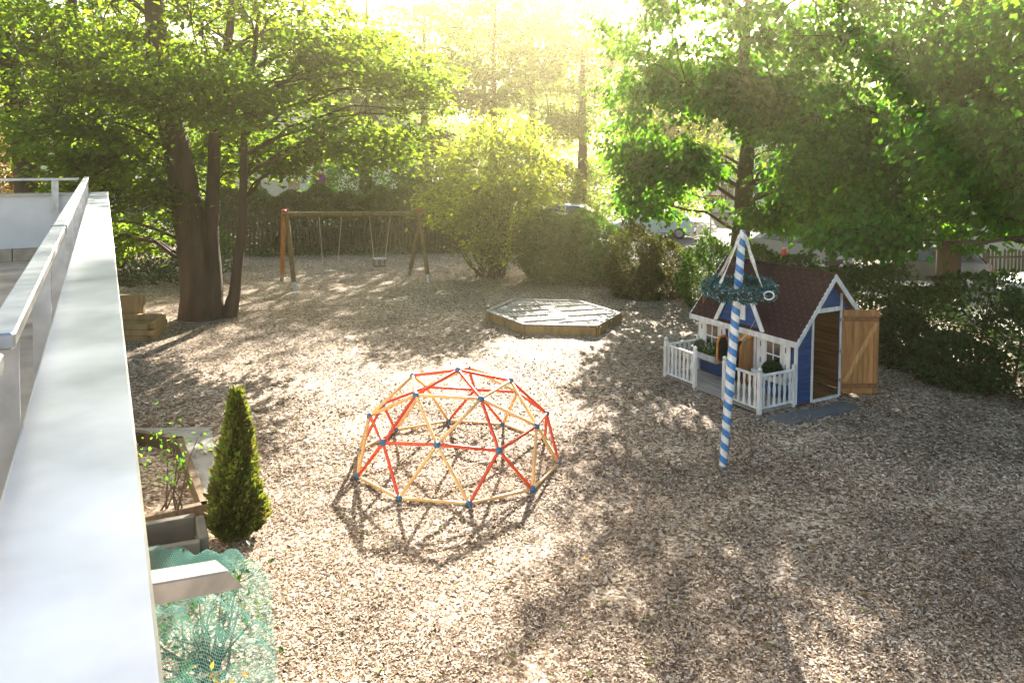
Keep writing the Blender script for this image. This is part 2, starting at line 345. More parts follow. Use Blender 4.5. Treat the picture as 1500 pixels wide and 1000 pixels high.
mb = MB(); mb.prism([(-70, 39), (5, 39), (11.5, 27.5), (13.6, 20), (14.5, 8), (70, 8), (70, 58), (-70, 58)], -.3, .03); kind(mb.obj('street', ASPH), 'structure')
mb = MB(); mb.prism([(-70, 37.4), (4.3, 37.4), (10.4, 26.9), (12.6, 19.6), (13.4, 8), (14.5, 8), (13.6, 20), (11.5, 27.5), (5, 39), (-70, 39)], -.3, .14); kind(mb.obj('pavement', CONC), 'structure')

# ------------------------------------------------------------ the building's terrace edge at left
PD = Vector((-.4777, .8785, 0)).normalized(); PN = Vector((PD.y, -PD.x, 0))  # along / outward
P0 = Vector((-.482, 1.029, 0))   # a point below the coping's outer edge
def PW(a, o, z): return P0 + PD * a + PN * o + Vector((0, 0, z))   # a along, o outward offset
def PM(): 
    return Matrix(((PD.x, PN.x, 0, P0.x), (PD.y, PN.y, 0, P0.y), (0, 0, 1, 0), (0, 0, 0, 1)))
M = PM(); TOPZ = 3.85; ENDA = 13.3
def pbox(mb, a0, a1, o0, o1, z0, z1, bev=0):   # right-handed fix: mirror -> swap
    return mb.box(a0, o0, z0, a1, o1, z1, M, bev)
wall = thing('parapet_wall', 'white rendered building wall and terrace parapet with wide metal coping along the left edge', 'wall', (0, 0, 0))
def local(mb): mb.f = [tuple(reversed(f)) for f in mb.f]; return mb
mb = MB(); pbox(mb, -4, ENDA, -.235, -.03, -.3, TOPZ - .012); local(mb).obj('wall_face', PLAST, wall)
jn = [-4, .35 - 1.2, 3.72, 8.6, ENDA + .02]
for i in range(len(jn) - 1):
    mb = MB(); a0, a1 = jn[i] + .003, jn[i + 1] - .003
    prof = [(-.268, TOPZ - .06), (-.268, TOPZ - .006), (-.262, TOPZ), (-.006, TOPZ), (0, TOPZ - .006), (0, TOPZ - .06)]
    n_ = len(prof); vs = [M @ Vector((a, o, z)) for a in (a0, a1) for o, z in prof]
    mb.add(vs, [(k, k + 1, n_ + k + 1, n_ + k) for k in range(n_ - 1)] + [tuple(range(n_)), tuple(range(2 * n_ - 1, n_ - 1, -1)), (n_ - 1, 0, n_, 2 * n_ - 1)])
    local(mb).obj('coping', COPM, wall)
FZ = 2.78
# terrace floor slabs with joints (setting)
tf = MB(); pbox(tf, -4, ENDA - .2, -12, -.24, FZ - .3, FZ); kind(local(tf).obj('terrace_floor', CONCL), 'structure')
# far parapet, perpendicular
fw = thing('far_parapet_wall', 'white rendered terrace wall at the far end with a stone course at its foot', 'wall', (0, 0, 0))
mb = MB(); pbox(mb, ENDA - .2, ENDA, -12, -.27, FZ + .2, TOPZ - .04); local(mb).obj('wall_face', PLAST, fw)
mb = MB(); pbox(mb, ENDA - .24, ENDA + .03, -12, -.275, TOPZ - .04, TOPZ); local(mb).obj('coping', STEEL, fw)
for k in range(22):
    mb = MB(); pbox(mb, ENDA - .24, ENDA, -.3 - (k + 1) * .52, -.3 - k * .52 - .012, FZ, FZ + .195, .008); local(mb).obj('stone', BRICKM, fw)
# handrails
def rail(label, a0, a1, posts, seg):
    t = thing('handrail', label, 'handrail', (0, 0, 0))
    for s0, s1 in seg:
        mb = MB(); pbox(mb, s0 + .002, s1 - .002, -.345, -.272, 4.075, 4.12, .006); local(mb).obj('rail_bar', METAL, t)
    for a in posts:
        mb = MB(); pbox(mb, a, a + .008, -.345, -.275, FZ + .55, 4.075); local(mb).obj('post', METAL, t)
        mb = MB(); pbox(mb, a + .012, a + .05, -.33, -.236, TOPZ - .42, TOPZ - .30); local(mb).obj('bracket', METAL, t)
    for s0, s1 in seg[1:]:
        mb = MB(); pbox(mb, s0 - .012, s0 + .012, -.35, -.267, 4.07, 4.125); local(mb).obj('joint_sleeve', STEEL, t)
    return t
rail('long galvanised handrail running along the inside of the coping', -1, 12.8, [1.30, 2.72, 4.1, 5.5, 6.9, 8.3, 9.8, 11.2, 12.4], [(1.17, 4.2), (4.2, 8.0), (8.0, 12.9)])
t = thing('handrail', 'near end piece of galvanised handrail at the left border of the photo', 'handrail', (0, 0, 0))
mb = MB(); pbox(mb, -1.5, 1.12, -.365, -.292, 4.04, 4.085, .006); local(mb).obj('rail_bar', METAL, t)
t = thing('handrail', 'grey handrail on a bracket above the far white terrace wall', 'handrail', (0, 0, 0))
mb = MB(); pbox(mb, ENDA - .32, ENDA - .26, -12, -.42, 4.06, 4.10, .005); local(mb).obj('rail_bar', METAL, t)
for o in (-.75, -3.2, -5.6):
    mb = MB(); pbox(mb, ENDA - .30, ENDA - .285, o - .05, o + .05, TOPZ - .3, 4.06); pbox(mb, ENDA - .29, ENDA - .2, o - .03, o + .03, TOPZ - .28, TOPZ - .14); local(mb).obj('post', METAL, t)

# rain spout through the wall
def at(px, py, z):
    x0 = px - 750; y0 = py - 500 + 236.8; cr, sr = math.cos(.009), math.sin(.009)
    x = cr * x0 + sr * y0; y = -sr * x0 + cr * y0; c, s = math.cos(.038), math.sin(.038); u = -y / 1102.36
    r = Vector((x / 1102.36, c + u * s, -s + u * c)); k = (z - 4.6) / r.z; return r * k + Vector((0, 0, 4.6))
t = thing('rain_spout', 'grey sheet metal rain spout sticking out of the wall above the green net', 'rain spout', tuple(at(225, 850, 2.75)))
q = [at(212, 862, 2.8), at(325, 842, 2.72)]
dv = (q[1] - q[0]).normalized(); base = q[0] - t.location; end = q[1] - t.location
sd = dv.cross(Vector((0, 0, 1))).normalized()
mb = MB(); wd, ht, th = .12, .085, .006
for (sx, sz, w2, h2) in ((0, -ht / 2, wd, th), (0, ht / 2, wd, th)):
    mb.beam(base + Vector((0, 0, sz)) - dv * .15, end + Vector((0, 0, sz)) + dv * (.0 if sz > 0 else .07), w2, h2)
mb.obj('channel', METAL, t)
for sgn in (-1, 1):
    mb = MB(); a = base + sd * sgn * (wd / 2) - dv * .15; b = end + sd * sgn * (wd / 2); h = Vector((0, 0, ht / 2 - .004)); g = sd * sgn * .004
    pts = [a - h, b - h + dv * .07, b + h, a + h]; vs = pts + [p + g for p in pts]
    mb.add(vs, [(0, 1, 2, 3), (7, 6, 5, 4), (0, 4, 5, 1), (1, 5, 6, 2), (2, 6, 7, 3), (3, 7, 4, 0)]); mb.obj('side', METAL, t)

# ------------------------------------------------------------ raised boxes, net, thuja (lower left)
def frame_box(name, label, cat, cor, z, th, m, mtop=None, courses=1, fill=None):
    c0 = Vector(cor[0]).to_3d() if len(cor[0]) == 2 else Vector(cor[0]); t = thing(name, label, cat, (cor[0][0], cor[0][1], 0))
    cs = [Vector((x - cor[0][0], y - cor[0][1], 0)) for x, y in cor]; n = len(cs); hh = z / courses
    for i in range(n):
        a, b = cs[i], cs[(i + 1) % n]; d = (b - a).normalized()
        for k in range(courses):
            mb = MB(); off = Vector((0, 0, hh * (k + .5))); mb.beam(a + off + d * (th / 2 if k % 2 == 0 else -th / 2), b + off + d * (th / 2 if k % 2 else -th / 2) , th, hh - .008, bev=.008); mb.obj('plank', m, t)
    if fill:
        mb = MB(); mb.prism([(c.x * .97 + .0, c.y * .97) for c in cs], -.05, z * fill); mb.obj('fill', CHIPG, t)
    return t
pts = [at(188, 628, .35), at(262, 640, .35), at(300, 735, .35), at(200, 757, .35)]
frame_box('raised_bed', 'raised timber edged bed filled with chips beside the cypress', 'planter', [(p.x, p.y) for p in pts], .35, .10, WOODK, None, 2, .45)
mb = MB(); p = [at(175, 628, .02), at(310, 626, .02), at(322, 735, .02), at(262, 750, .02), at(180, 760, .02)]
mb.prism([(a.x, a.y) for a in p][::-1], -.1, .03); kind(mb.obj('paving_slab', CONC), 'structure')
pts = [at(195, 762, .55), at(292, 745, .55), at(300, 782, .55), at(195, 800, .55)]
frame_box('concrete_trough', 'trough below the raised bed, coloured dark for the shade under the green net', 'trough', [(p.x, p.y) for p in pts], .5, .09, CONCD, None, 1, .1)
pts = [(-10.6, 17.6), (-8.55, 17.75), (-8.75, 18.85), (-10.8, 18.7)]
frame_box('timber_planter', 'low timber planter box on the chips just left of the large tree', 'planter', pts, .42, .12, WOODY, None, 3, .4)
mb = MB(); mb.box(-10.9, 19.0, 0, -9.35, 19.12, .85, bev=.01); tag(mb.obj('timber_screen', WOODY), 'plain brown wooden back panel standing behind the timber planter', 'panel')

# conical thuja
def cone_plant(base, h, r, n, lm, name, label):
    t = thing(name, label, 'cypress', (*base, 0)); mb = MB(); mb.tube([(0, 0, -.05), (0.02, 0, h * .5), (0, .01, h * .95)], [.05, .03, .008], 7); mb.obj('trunk', BARK, t, True)
    z = RNG.uniform(0, 1, n) ** 1.35; a = RNG.uniform(0, 2 * math.pi, n)
    lump = 1 + .14 * np.sin(a * 3 + z * 9) + .13 * np.sin(a * 7 - z * 17) + .10 * np.sin(a * 13 + z * 41)
    pr = np.minimum(1, (1 - z) ** .85 * 1.15) * np.minimum(1, .72 + z * 2.5) * r * lump * 1.04
    rr = pr * RNG.uniform(.4, 1.0, n) ** .5 * RNG.choice([1, 1, 1.12], n)
    o = np.stack([np.cos(a), np.sin(a), np.zeros(n)], 1); P = o * rr[:, None] + np.stack([0 * z, 0 * z, .06 + z * h], 1)
    Dr = o * .9 + [0, 0, 1.1] + RNG.normal(0, .35, (n, 3)); tn = np.stack([-np.sin(a), np.cos(a), 0 * a], 1)
    link('foliage', leaf_mesh('foliage', P, Dr, tn * RNG.choice([-1, 1], n)[:, None] + RNG.normal(0, .5, (n, 3)), .085 * RNG.uniform(.4, 1.5, n), lm, .35), t); return t
cone_plant((-3.22, 8.75), 1.66, .25, 17000, L_THUJA, 'cypress', 'single conical green cypress shrub beside the raised bed')

# shrubs under the net and the net
mbn = D.materials.new('green_net'); mbn.use_nodes = True; n_ = mbn.node_tree.nodes; l_ = mbn.node_tree.links
p_ = n_['Principled BSDF']; p_.inputs['Base Color'].default_value = (.06, .17, .145, 1); p_.inputs['Roughness'].default_value = .9; p_.inputs['Specular IOR Level'].default_value = .1
uv = n_.new('ShaderNodeTexCoord'); sx = n_.new('ShaderNodeSeparateXYZ'); l_.new(uv.outputs['Object'], sx.inputs[0])
def stripe(a, b, k):
    m1 = n_.new('ShaderNodeMath'); m1.operation = a; l_.new(sx.outputs[0], m1.inputs[0]); l_.new(sx.outputs[1], m1.inputs[1])
    m2 = n_.new('ShaderNodeMath'); m2.operation = 'MULTIPLY'; m2.inputs[1].default_value = k; l_.new(m1.outputs[0], m2.inputs[0])
    m3 = n_.new('ShaderNodeMath'); m3.operation = 'FRACT'; l_.new(m2.outputs[0], m3.inputs[0])
    m4 = n_.new('ShaderNodeMath'); m4.operation = 'LESS_THAN'; m4.inputs[1].default_value = .17; l_.new(m3.outputs[0], m4.inputs[0]); return m4
s1, s2 = stripe('ADD', 0, 38), stripe('SUBTRACT', 0, 38)
mxx = n_.new('ShaderNodeMath'); mxx.operation = 'MAXIMUM'; l_.new(s1.outputs[0], mxx.inputs[0]); l_.new(s2.outputs[0], mxx.inputs[1])
tr = n_.new('ShaderNodeBsdfTransparent'); ms = n_.new('ShaderNodeMixShader'); l_.new(mxx.outputs[0], ms.inputs[0]); l_.new(tr.outputs[0], ms.inputs[1]); l_.new(p_.outputs[0], ms.inputs[2]); l_.new(ms.outputs[0], n_['Material Output'].inputs[0])
nA = at(222, 800, .4); 
NU, NV = 60, 46
V = np.zeros((NV, NU, 3))
cl, cr_ = [(-3.75, 7.75), (-2.55, 4.6)], [(-2.55, 7.85), (-1.55, 5.2)]
for j in range(NV):
    f = j / (NV - 1); l0 = Vector(cl[0]).lerp(Vector(cl[1]), f); r0 = Vector(cr_[0]).lerp(Vector(cr_[1]), f)
    for i in range(NU):
        g = i / (NU - 1); p = l0.lerp(r0, g)
        h = .80 * (1 - g ** 3) ** .5 * min(1, .15 + f * 9) * (1 + .12 * math.sin(f * 11 + 1) + .1 * math.sin(g * 9 + f * 7)) * (.55 + .45 * math.sin(min(1, f * 2.2) * 1.57))
        h += .035 * math.sin(g * 31 + 8 * math.sin(f * 7)) + .03 * math.sin(f * 43 + g * 6)
        V[j, i] = (p.x, p.y, max(.03, h * .9))
I = (np.arange(NV - 1)[:, None] * NU + np.arange(NU - 1)[None]).ravel()
net = fast_mesh('garden_net', V.reshape(-1, 3), np.stack([I, I + 1, I + 1 + NU, I + NU], 1), mbn); net.shade_smooth()
tag(link('garden_net', net), 'green protective netting draped over the shrubs at the foot of the wall', 'net')
def shrub(name, label, cat, base, envs, lm, leaf, per, nst=9, h=1, group=None, spread=.3, droop=.15):
    t = thing(name, label, cat, (*base, 0), 0, group); P = []
    for (cx, cy, cz, rx, ry, rz, n) in envs:
        u = norm(RNG.normal(0, 1, (n, 3))) * RNG.uniform(.3, 1, (n, 1)) ** .5; P.append(u * [rx, ry, rz] + [cx - base[0], cy - base[1], cz])
    P = np.concatenate(P); P[:, 2] = np.maximum(P[:, 2], .12); mb = MB()
    for j in RNG.permutation(len(P))[:nst]:
        branch(mb, (RNG.normal(0, .12) * h, RNG.normal(0, .12) * h, -.03), P[j], .012 + .008 * h, .004, 4, 5, .04, .06)
    mb.obj('stems', BARK2, t, True)
    o = P.copy(); o[:, 2] = 0
    link('foliage', leaf_mesh('foliage', *sprays(P, o + RNG.normal(0, .1, o.shape), per, spread, .5, leaf, droop, .7), lm), t); return t
shrub('shrub', 'leafy shrub growing under the green netting below the spout', 'shrub', (-2.6, 6.4), [(-2.75, 6.4, .35, .55, 1.0, .25, 34)], L_DARK, .07, 14, 40, .7)
shrub('shrub', 'sparse young yellow green shrub in front of the raised bed', 'shrub', (-4.0, 8.7), [(-3.95, 8.8, 1.0, .3, .3, .35, 14)], L_LIND, .06, 9, 7, .8)
shrub('shrub', 'dry brown twiggy shrub at the wall near the bottom edge', 'shrub', (-2.1, 5.3), [(-2.1, 5.2, .4, .4, .5, .3, 24)], L_BROWN, .055, 10, 26, .8)

# ------------------------------------------------------------ climbing dome
DC = (-.778, 11.07); DR = 1.516; DH = .863; ROT = 3.943
dome = thing('climbing_dome', 'geodesic climbing dome of red and pale yellow tubes with blue joints', 'climbing frame', (*DC, 0), 0)
lat = math.atan(.5); ico = [Vector((math.cos(lat) * math.cos(a), math.cos(lat) * math.sin(a), math.sin(lat))) for a in [2 * math.pi * k / 5 + ROT for k in range(5)]]
low = [Vector((math.cos(lat) * math.cos(a), math.cos(lat) * math.sin(a), -math.sin(lat))) for a in [2 * math.pi * (k + .5) / 5 + ROT for k in range(5)]]
top = Vector((0, 0, 1)); U_ = [(top + i).normalized() for i in ico]; M_ = []; B_ = []
for k in range(5): M_ += [ico[k], (ico[k] + ico[(k + 1) % 5]).normalized()]; B_ += [(ico[k] + low[k - 1]).normalized(), (ico[k] + low[k]).normalized()]
sc = lambda v: Vector((v.x * DR, v.y * DR, v.z * DR * DH + .035))
nodes = [top] + U_ + M_ + B_; types = [1] + [0] * 5 + [1 if i % 2 == 0 else 0 for i in range(10)] + [0] * 10
seen = 0
for i in range(len(nodes)):
    for j in range(i + 1, len(nodes)):
        d = (nodes[i] - nodes[j]).length
        if d < .66:
            red = types[i] or types[j]; a, b = sc(nodes[i]), sc(nodes[j]); dd = (b - a).normalized(); mb = MB()
            L = (b - a).length; mb.tube([a + dd * .03, a + dd * .06, b - dd * .06, b - dd * .03], [.014, .0235, .0235, .014], 10)
            mb.obj('strut', RED if red else YEL, dome, True, label='red strut' if red else 'pale yellow strut')
nm = MB(); nm.lathe([(.012, -.040), (.038, -.032), (.048, -.01), (.048, .012), (.038, .026), (.02, .034), (.016, .042), (.006, .044)], 14); nme = nm.mesh('node', BLU, True)
for v in nodes: link('node', nme, dome, sc(v), rot=Vector((v.x, v.y, v.z * 1.1 + .02)).to_track_quat('Z', 'Y').to_euler())

# ------------------------------------------------------------ maypole with wreath
m = D.materials.new('blue_white_spiral'); m.use_nodes = True; n_ = m.node_tree.nodes; l_ = m.node_tree.links; p_ = n_['Principled BSDF']; p_.inputs['Roughness'].default_value = .5
tc = n_.new('ShaderNodeTexCoord'); sx = n_.new('ShaderNodeSeparateXYZ'); l_.new(tc.outputs['Object'], sx.inputs[0])
an = n_.new('ShaderNodeMath'); an.operation = 'ARCTAN2'; l_.new(sx.outputs[1], an.inputs[0]); l_.new(sx.outputs[0], an.inputs[1])
a2 = n_.new('ShaderNodeMath'); a2.operation = 'MULTIPLY'; a2.inputs[1].default_value = 1 / (2 * math.pi); l_.new(an.outputs[0], a2.inputs[0])
z2 = n_.new('ShaderNodeMath'); z2.operation = 'MULTIPLY_ADD'; z2.inputs[1].default_value = 1 / .198; l_.new(sx.outputs[2], z2.inputs[0]); l_.new(a2.outputs[0], z2.inputs[2])
fr = n_.new('ShaderNodeMath'); fr.operation = 'FRACT'; l_.new(z2.outputs[0], fr.inputs[0])
lt = n_.new('ShaderNodeMath'); lt.operation = 'LESS_THAN'; lt.inputs[1].default_value = .5; l_.new(fr.outputs[0], lt.inputs[0])
mx = n_.new('ShaderNodeMix'); mx.data_type = 'RGBA'; mx.inputs['A'].default_value = (.74, .75, .74, 1); mx.inputs['B'].default_value = (.045, .22, .52, 1); l_.new(lt.outputs[0], mx.inputs['Factor'])
dn = n_.new('ShaderNodeTexNoise'); dn.inputs['Scale'].default_value = 14; dn.inputs['Detail'].default_value = 6; l_.new(tc.outputs['Object'], dn.inputs[0])
dm = n_.new('ShaderNodeMapRange'); dm.inputs['From Min'].default_value = .3; dm.inputs['From Max'].default_value = .65; dm.inputs['To Min'].default_value = .7; dm.inputs['To Max'].default_value = 1; l_.new(dn.outputs[0], dm.inputs[0])
mz = n_.new('ShaderNodeMix'); mz.data_type = 'RGBA'; mz.blend_type = 'MULTIPLY'; mz.inputs['Factor'].default_value = 1; l_.new(mx.outputs['Result'], mz.inputs['A']); l_.new(dm.outputs[0], mz.inputs['B']); l_.new(mz.outputs['Result'], p_.inputs['Base Color'])
MPB = Vector((3.094, 10.771, 0)); MPT = Vector((3.33, 10.80, 3.50)); md = (MPT - MPB).normalized(); q = md.to_track_quat('Z', 'Y')
mp = thing('maypole', 'leaning pole painted in blue and white spiral stripes before the playhouse', 'maypole', tuple(MPB)); mp.rotation_euler = q.to_euler()
mb = MB(); mb.tube([(0, 0, -.1), (0, 0, .0), (0, 0, 1.5), (0, 0, 3.1), (0, 0, 3.40), (0, 0, 3.50)], [.05, .052, .066, .056, .05, .034], 20); mb.obj('pole', m, mp, True)
mb = MB(); mb.tube([(0, 0, -.02), (0, 0, .07)], .058, 16); mb.obj('foot_sleeve', STEEL, mp, True)
mb = MB(); mb.lathe([(.02, .0), (.028, .004), (.028, .01), (.012, .014)], 10, M=Matrix.Translation((-.012, -.064, 1.12)) @ Matrix.Rotation(R(90), 4, 'X')); mb.obj('bolt', STEEL, mp)
WZ = 2.66; wc = MPB + md * WZ
wr = thing('wreath', 'blue green foliage wreath hanging on four cream ribbons from the striped pole top', 'wreath', tuple(wc + Vector((.02, 0, 0))))
mb = MB(); RW = .42; mb.tube([(RW * math.cos(a), RW * math.sin(a), .03 * math.sin(a + .5)) for a in [2 * math.pi * k / 28 for k in range(29)]], .035, 8, False); mb.obj('ring', BARK2, wr, True)
n = 7500; a = RNG.uniform(0, 2 * math.pi, n); b = RNG.uniform(0, 2 * math.pi, n); rr = .095 * RNG.uniform(.5, 1, n) * (1 + .28 * np.sin(a * 7) + .15 * np.sin(a * 17))
o = np.stack([np.cos(a), np.sin(a), 0 * a], 1); P = o * (RW + rr * np.cos(b))[:, None]; P[:, 2] = rr * np.sin(b) + .03 * np.sin(a + .5)
nb = o * np.cos(b)[:, None]; nb[:, 2] = np.sin(b)
link('foliage', leaf_mesh('foliage', P, nb + RNG.normal(0, .7, (n, 3)), RNG.normal(0, 1, (n, 3)), .035 * RNG.uniform(.6, 1.5, n), L_TEAL), wr)
mb = MB()
for k in range(4):
    aa = k * math.pi / 2 + .55; c_ = Vector((math.cos(aa), math.sin(aa), 0)); tp = md * (3.44 - WZ) + c_ * .05 - Vector((.02, 0, 0)); bt = c_ * RW + Vector((0, 0, .06))
    tt = Vector((-c_.y, c_.x, 0)); vs = []
    m1 = MB(); N = 9
    for i in range(N):
        f = i / (N - 1); pt = tp.lerp(bt, f) + Vector((0, 0, -.03 * math.sin(f * math.pi))); wdt = (.022 + .006 * math.sin(i * 2.1)); ro = .6 * math.sin(f * 5 + k); ww = tt * math.cos(ro) * wdt + Vector((0, 0, 1)).cross(tt) * math.sin(ro) * wdt
        nn = (bt - tp).cross(ww).normalized() * .0015
        vs += [pt - ww - nn, pt + ww - nn, pt + ww + nn, pt - ww + nn]
    fs = [(0, 1, 2, 3), tuple(4 * (N - 1) + x for x in (3, 2, 1, 0))]
    for i in range(N - 1): fs += [(4 * i + x, 4 * i + 4 + x, 4 * i + 4 + (x + 1) % 4, 4 * i + (x + 1) % 4) for x in range(4)]
    m1.add(vs, fs); m1.obj('ribbon', FUR, wr, True)
k = 900; kk = RNG.choice(n, k, False)
link('ribbon_highlights', leaf_mesh('ribbon_highlights', P[kk] * [1.04, 1.04, 1.1], RNG.normal(0, 1, (k, 3)), nb[kk] + RNG.normal(0, .5, (k, 3)), .04 * RNG.uniform(.5, 1.3, k), mat('pale_blue_ribbon_highlight', (.34, .50, .58), .5, .3, 20), .35), wr)  # pale flakes coloured as the white-blue highlights on the wreath
for k, aa in enumerate((5.35,)):
    c_ = Vector((math.cos(aa) * (RW + .05), math.sin(aa) * (RW + .05), -.02)); m1 = MB(); r_ = .07
    m1.tube([c_ + Vector((math.cos(x) * r_, -.06, math.sin(x) * r_ * .8)) for x in [2 * math.pi * i / 14 for i in range(15)]], .011, 6, False); m1.obj('bow_loop', WHITE, wr, True)

# ------------------------------------------------------------ playhouse
exv = Vector((.49, -.872, 0)).normalized(); HZ = math.atan2(exv.y, exv.x); HO = (3.975, 15.73, 0)
HM = Matrix.Translation(HO) @ Matrix.Rotation(HZ, 4, 'Z')
house = thing('playhouse', 'blue wooden playhouse with white trim, dark red shingle roof and small veranda', 'playhouse', HO, HZ)
LX, FH, YR, RZ, BY = 2.5, 1.17, .87, 2.34, 1.50
SF = (RZ - 1.20) / (YR + .12)      # front slope
def roofz(y): return RZ - abs(YR - y) * (SF if y < YR else 1.05)
def board(x0, y0, z0, x1, y1, z1, m, name='board', par=house, bev=.004): return MB().box(x0, y0, z0, x1, y1, z1, bev=bev).obj(name, m, par)
bh = .088
k = 0; z = .06
while z < FH - .01:
    z1 = min(z + bh - .004, FH)
    board(.02, 0, z, .83, .025, z1, BLUEW); board(1.57, 0, z, LX - .02, .025, z1, BLUEW)
    z += bh
def gable(x0, x1, m, door, inner=False):
    z = .03
    while z < RZ - .15:
        z1 = z + bh - .004; ya = .03; yb = BY
        if z1 > roofz(0) - .04: ya = max(ya, YR - (RZ - z1 - .05) / SF)
        if z1 > roofz(BY) - .04: yb = min(yb, YR + (RZ - z1 - .05) / 1.05)
        if yb - ya < .06: break
        if door and z < 1.66:
            if ya < .42: board(x0, ya, z, x1, .42, z1, m)
            if yb > 1.17: board(x0, 1.17, z, x1, yb, z1, m)
        else: board(x0, ya, z, x1, yb, z1, m)
        z += bh
gable(LX - .025, LX, BLUEW, True); gable(0, .025, BLUEW, False)
z = .06
while z < roofz(BY) - .06:
    z1 = z + bh - .004; board(.03, BY - .025, z, LX - .03, BY, z1, BLUEW); board(.032, BY - .045, z, LX - .032, BY - .0285, z1, WOODH, 'lining_board'); board(.032, .045, z, .05, BY - .047, z1, WOODH, 'lining_board'); z += bh
for i in range(12): board(.03, .03 + i * .121, .0, LX - .03, .03 + i * .121 + .117, .045, WOODH, 'floor_board')
# white trim
for (x, y) in ((-.012, -.014), (LX - .045, -.014)): board(x, y, .03, x + .057, y + .045, FH, WHITE2, 'corner_trim')
board(-.014, BY - .03, .03, .04, BY + .014, 1.5, WHITE2, 'corner_trim')
board(LX + .002, .385, .02, LX + .03, .43, 1.72, WHITE2, 'door_post'); board(LX + .002, 1.165, .02, LX + .03, 1.215, 1.98, WHITE2, 'door_post')
board(LX + .003, .44, 1.655, LX + .029, 1.16, 1.735, WHITE2, 'door_lintel'); board(LX - .02, .43, .0, LX + .032, 1.165, .05, WHITE2, 'door_sill')
# roof
EY = -.13; EZ = roofz(EY); BE = 1.62; BZ = roofz(BE); RX0, RX1 = -.13, LX + .13
for nm_, y0, z0, y1, z1 in (('front_slope', EY, EZ, YR, RZ), ('back_slope', BE, BZ, YR, RZ)):
    mb = MB(); n3 = Vector((0, -(z1 - z0), (y1 - y0))).normalized(); 
    if n3.z < 0: n3 = -n3
    a, b = Vector((RX0 + .01, y0, z0)), Vector((RX0 + .01, y1, z1)); c_, d_ = Vector((RX1 - .01, y1, z1)), Vector((RX1 - .01, y0, z0)); th = n3 * .02
    mb.add([a, b, c_, d_, a + th, b + th, c_ + th, d_ + th], [(0, 1, 2, 3), (7, 6, 5, 4), (0, 4, 5, 1), (1, 5, 6, 2), (2, 6, 7, 3), (3, 7, 4, 0)]); rf = mb.obj('roof', WOODH, house)
    L = (Vector((y1 - y0, z1 - z0))).length; rows = int(L / .105); sh = MB(); sv = (b - a).normalized()
    for r_ in range(rows + 1):
        off = (r_ % 2) * .085; x = RX0 + .0 - off; s0 = a + sv * (r_ * L / (rows + 1)); s1 = s0 + sv * (L / (rows + 1) + .02)
        while x < RX1:
            xa, xb = max(x + .003, RX0), min(x + .167, RX1)
            if xb - xa > .01:
                e = Vector((0, 0, 0)); lift = n3 * (.030 + random.uniform(0, .003)); lo = n3 * .0215; j = random.uniform(-.006, .006)
                p0 = Vector((xa, s0.y, s0.z)) + sv * j; p1 = Vector((xb, s0.y, s0.z)) + sv * j; p2 = Vector((xb, s1.y, s1.z)); p3 = Vector((xa, s1.y, s1.z))
                ch = .03 if xb - xa > .1 else .003; qa = p0 + Vector((ch, 0, 0)); qb = p1 - Vector((ch, 0, 0)); p0 = p0 + sv * .02; p1 = p1 + sv * .02
                sh.add([p0 + lift, qa + lift, qb + lift, p1 + lift, p2 + lo, p3 + lo, p0 + lo, qa + lo, qb + lo, p1 + lo], [(0, 1, 2, 3, 4, 5), (0, 6, 7, 1), (1, 7, 8, 2), (2, 8, 9, 3)])
            x += .17
    kind(sh.obj('shingles', SHING, house), 'stuff')
mb = MB(); mb.beam((RX0, YR, RZ + .035), (RX1, YR, RZ + .035), .10, .012); mb.obj('ridge_cap', SHING, house)
for x in (RX0 - .01, RX1 - .014):
    for (y0, y1) in ((EY - .02, YR), (BE, YR)):
        mb = MB(); za, zb = roofz(y0) - .035, roofz(y1) - .035
        mb.add([(x, y0, za - .04), (x + .024, y0, za - .04), (x + .024, y0, za + .08), (x, y0, za + .08), (x, y1, zb - .05), (x + .024, y1, zb - .05), (x + .024, y1, zb + .075), (x, y1, zb + .075)],
               [(0, 1, 2, 3), (7, 6, 5, 4), (0, 4, 5, 1), (1, 5, 6, 2), (2, 6, 7, 3), (3, 7, 4, 0)]); mb.obj('barge_board', WHITE2, house)
mb = MB(); N = 60; prof = [(RX0, EZ + .03), (RX1, EZ + .03)] + [(RX1 - (RX1 - RX0) * i / N, EZ - .065 - .012 * abs(math.sin(i * 1.1))) for i in range(N + 1)]
mb.prism(prof[::-1], EY - .035, EY - .012, XZ()); mb.obj('eaves_board', WHITE2, house)
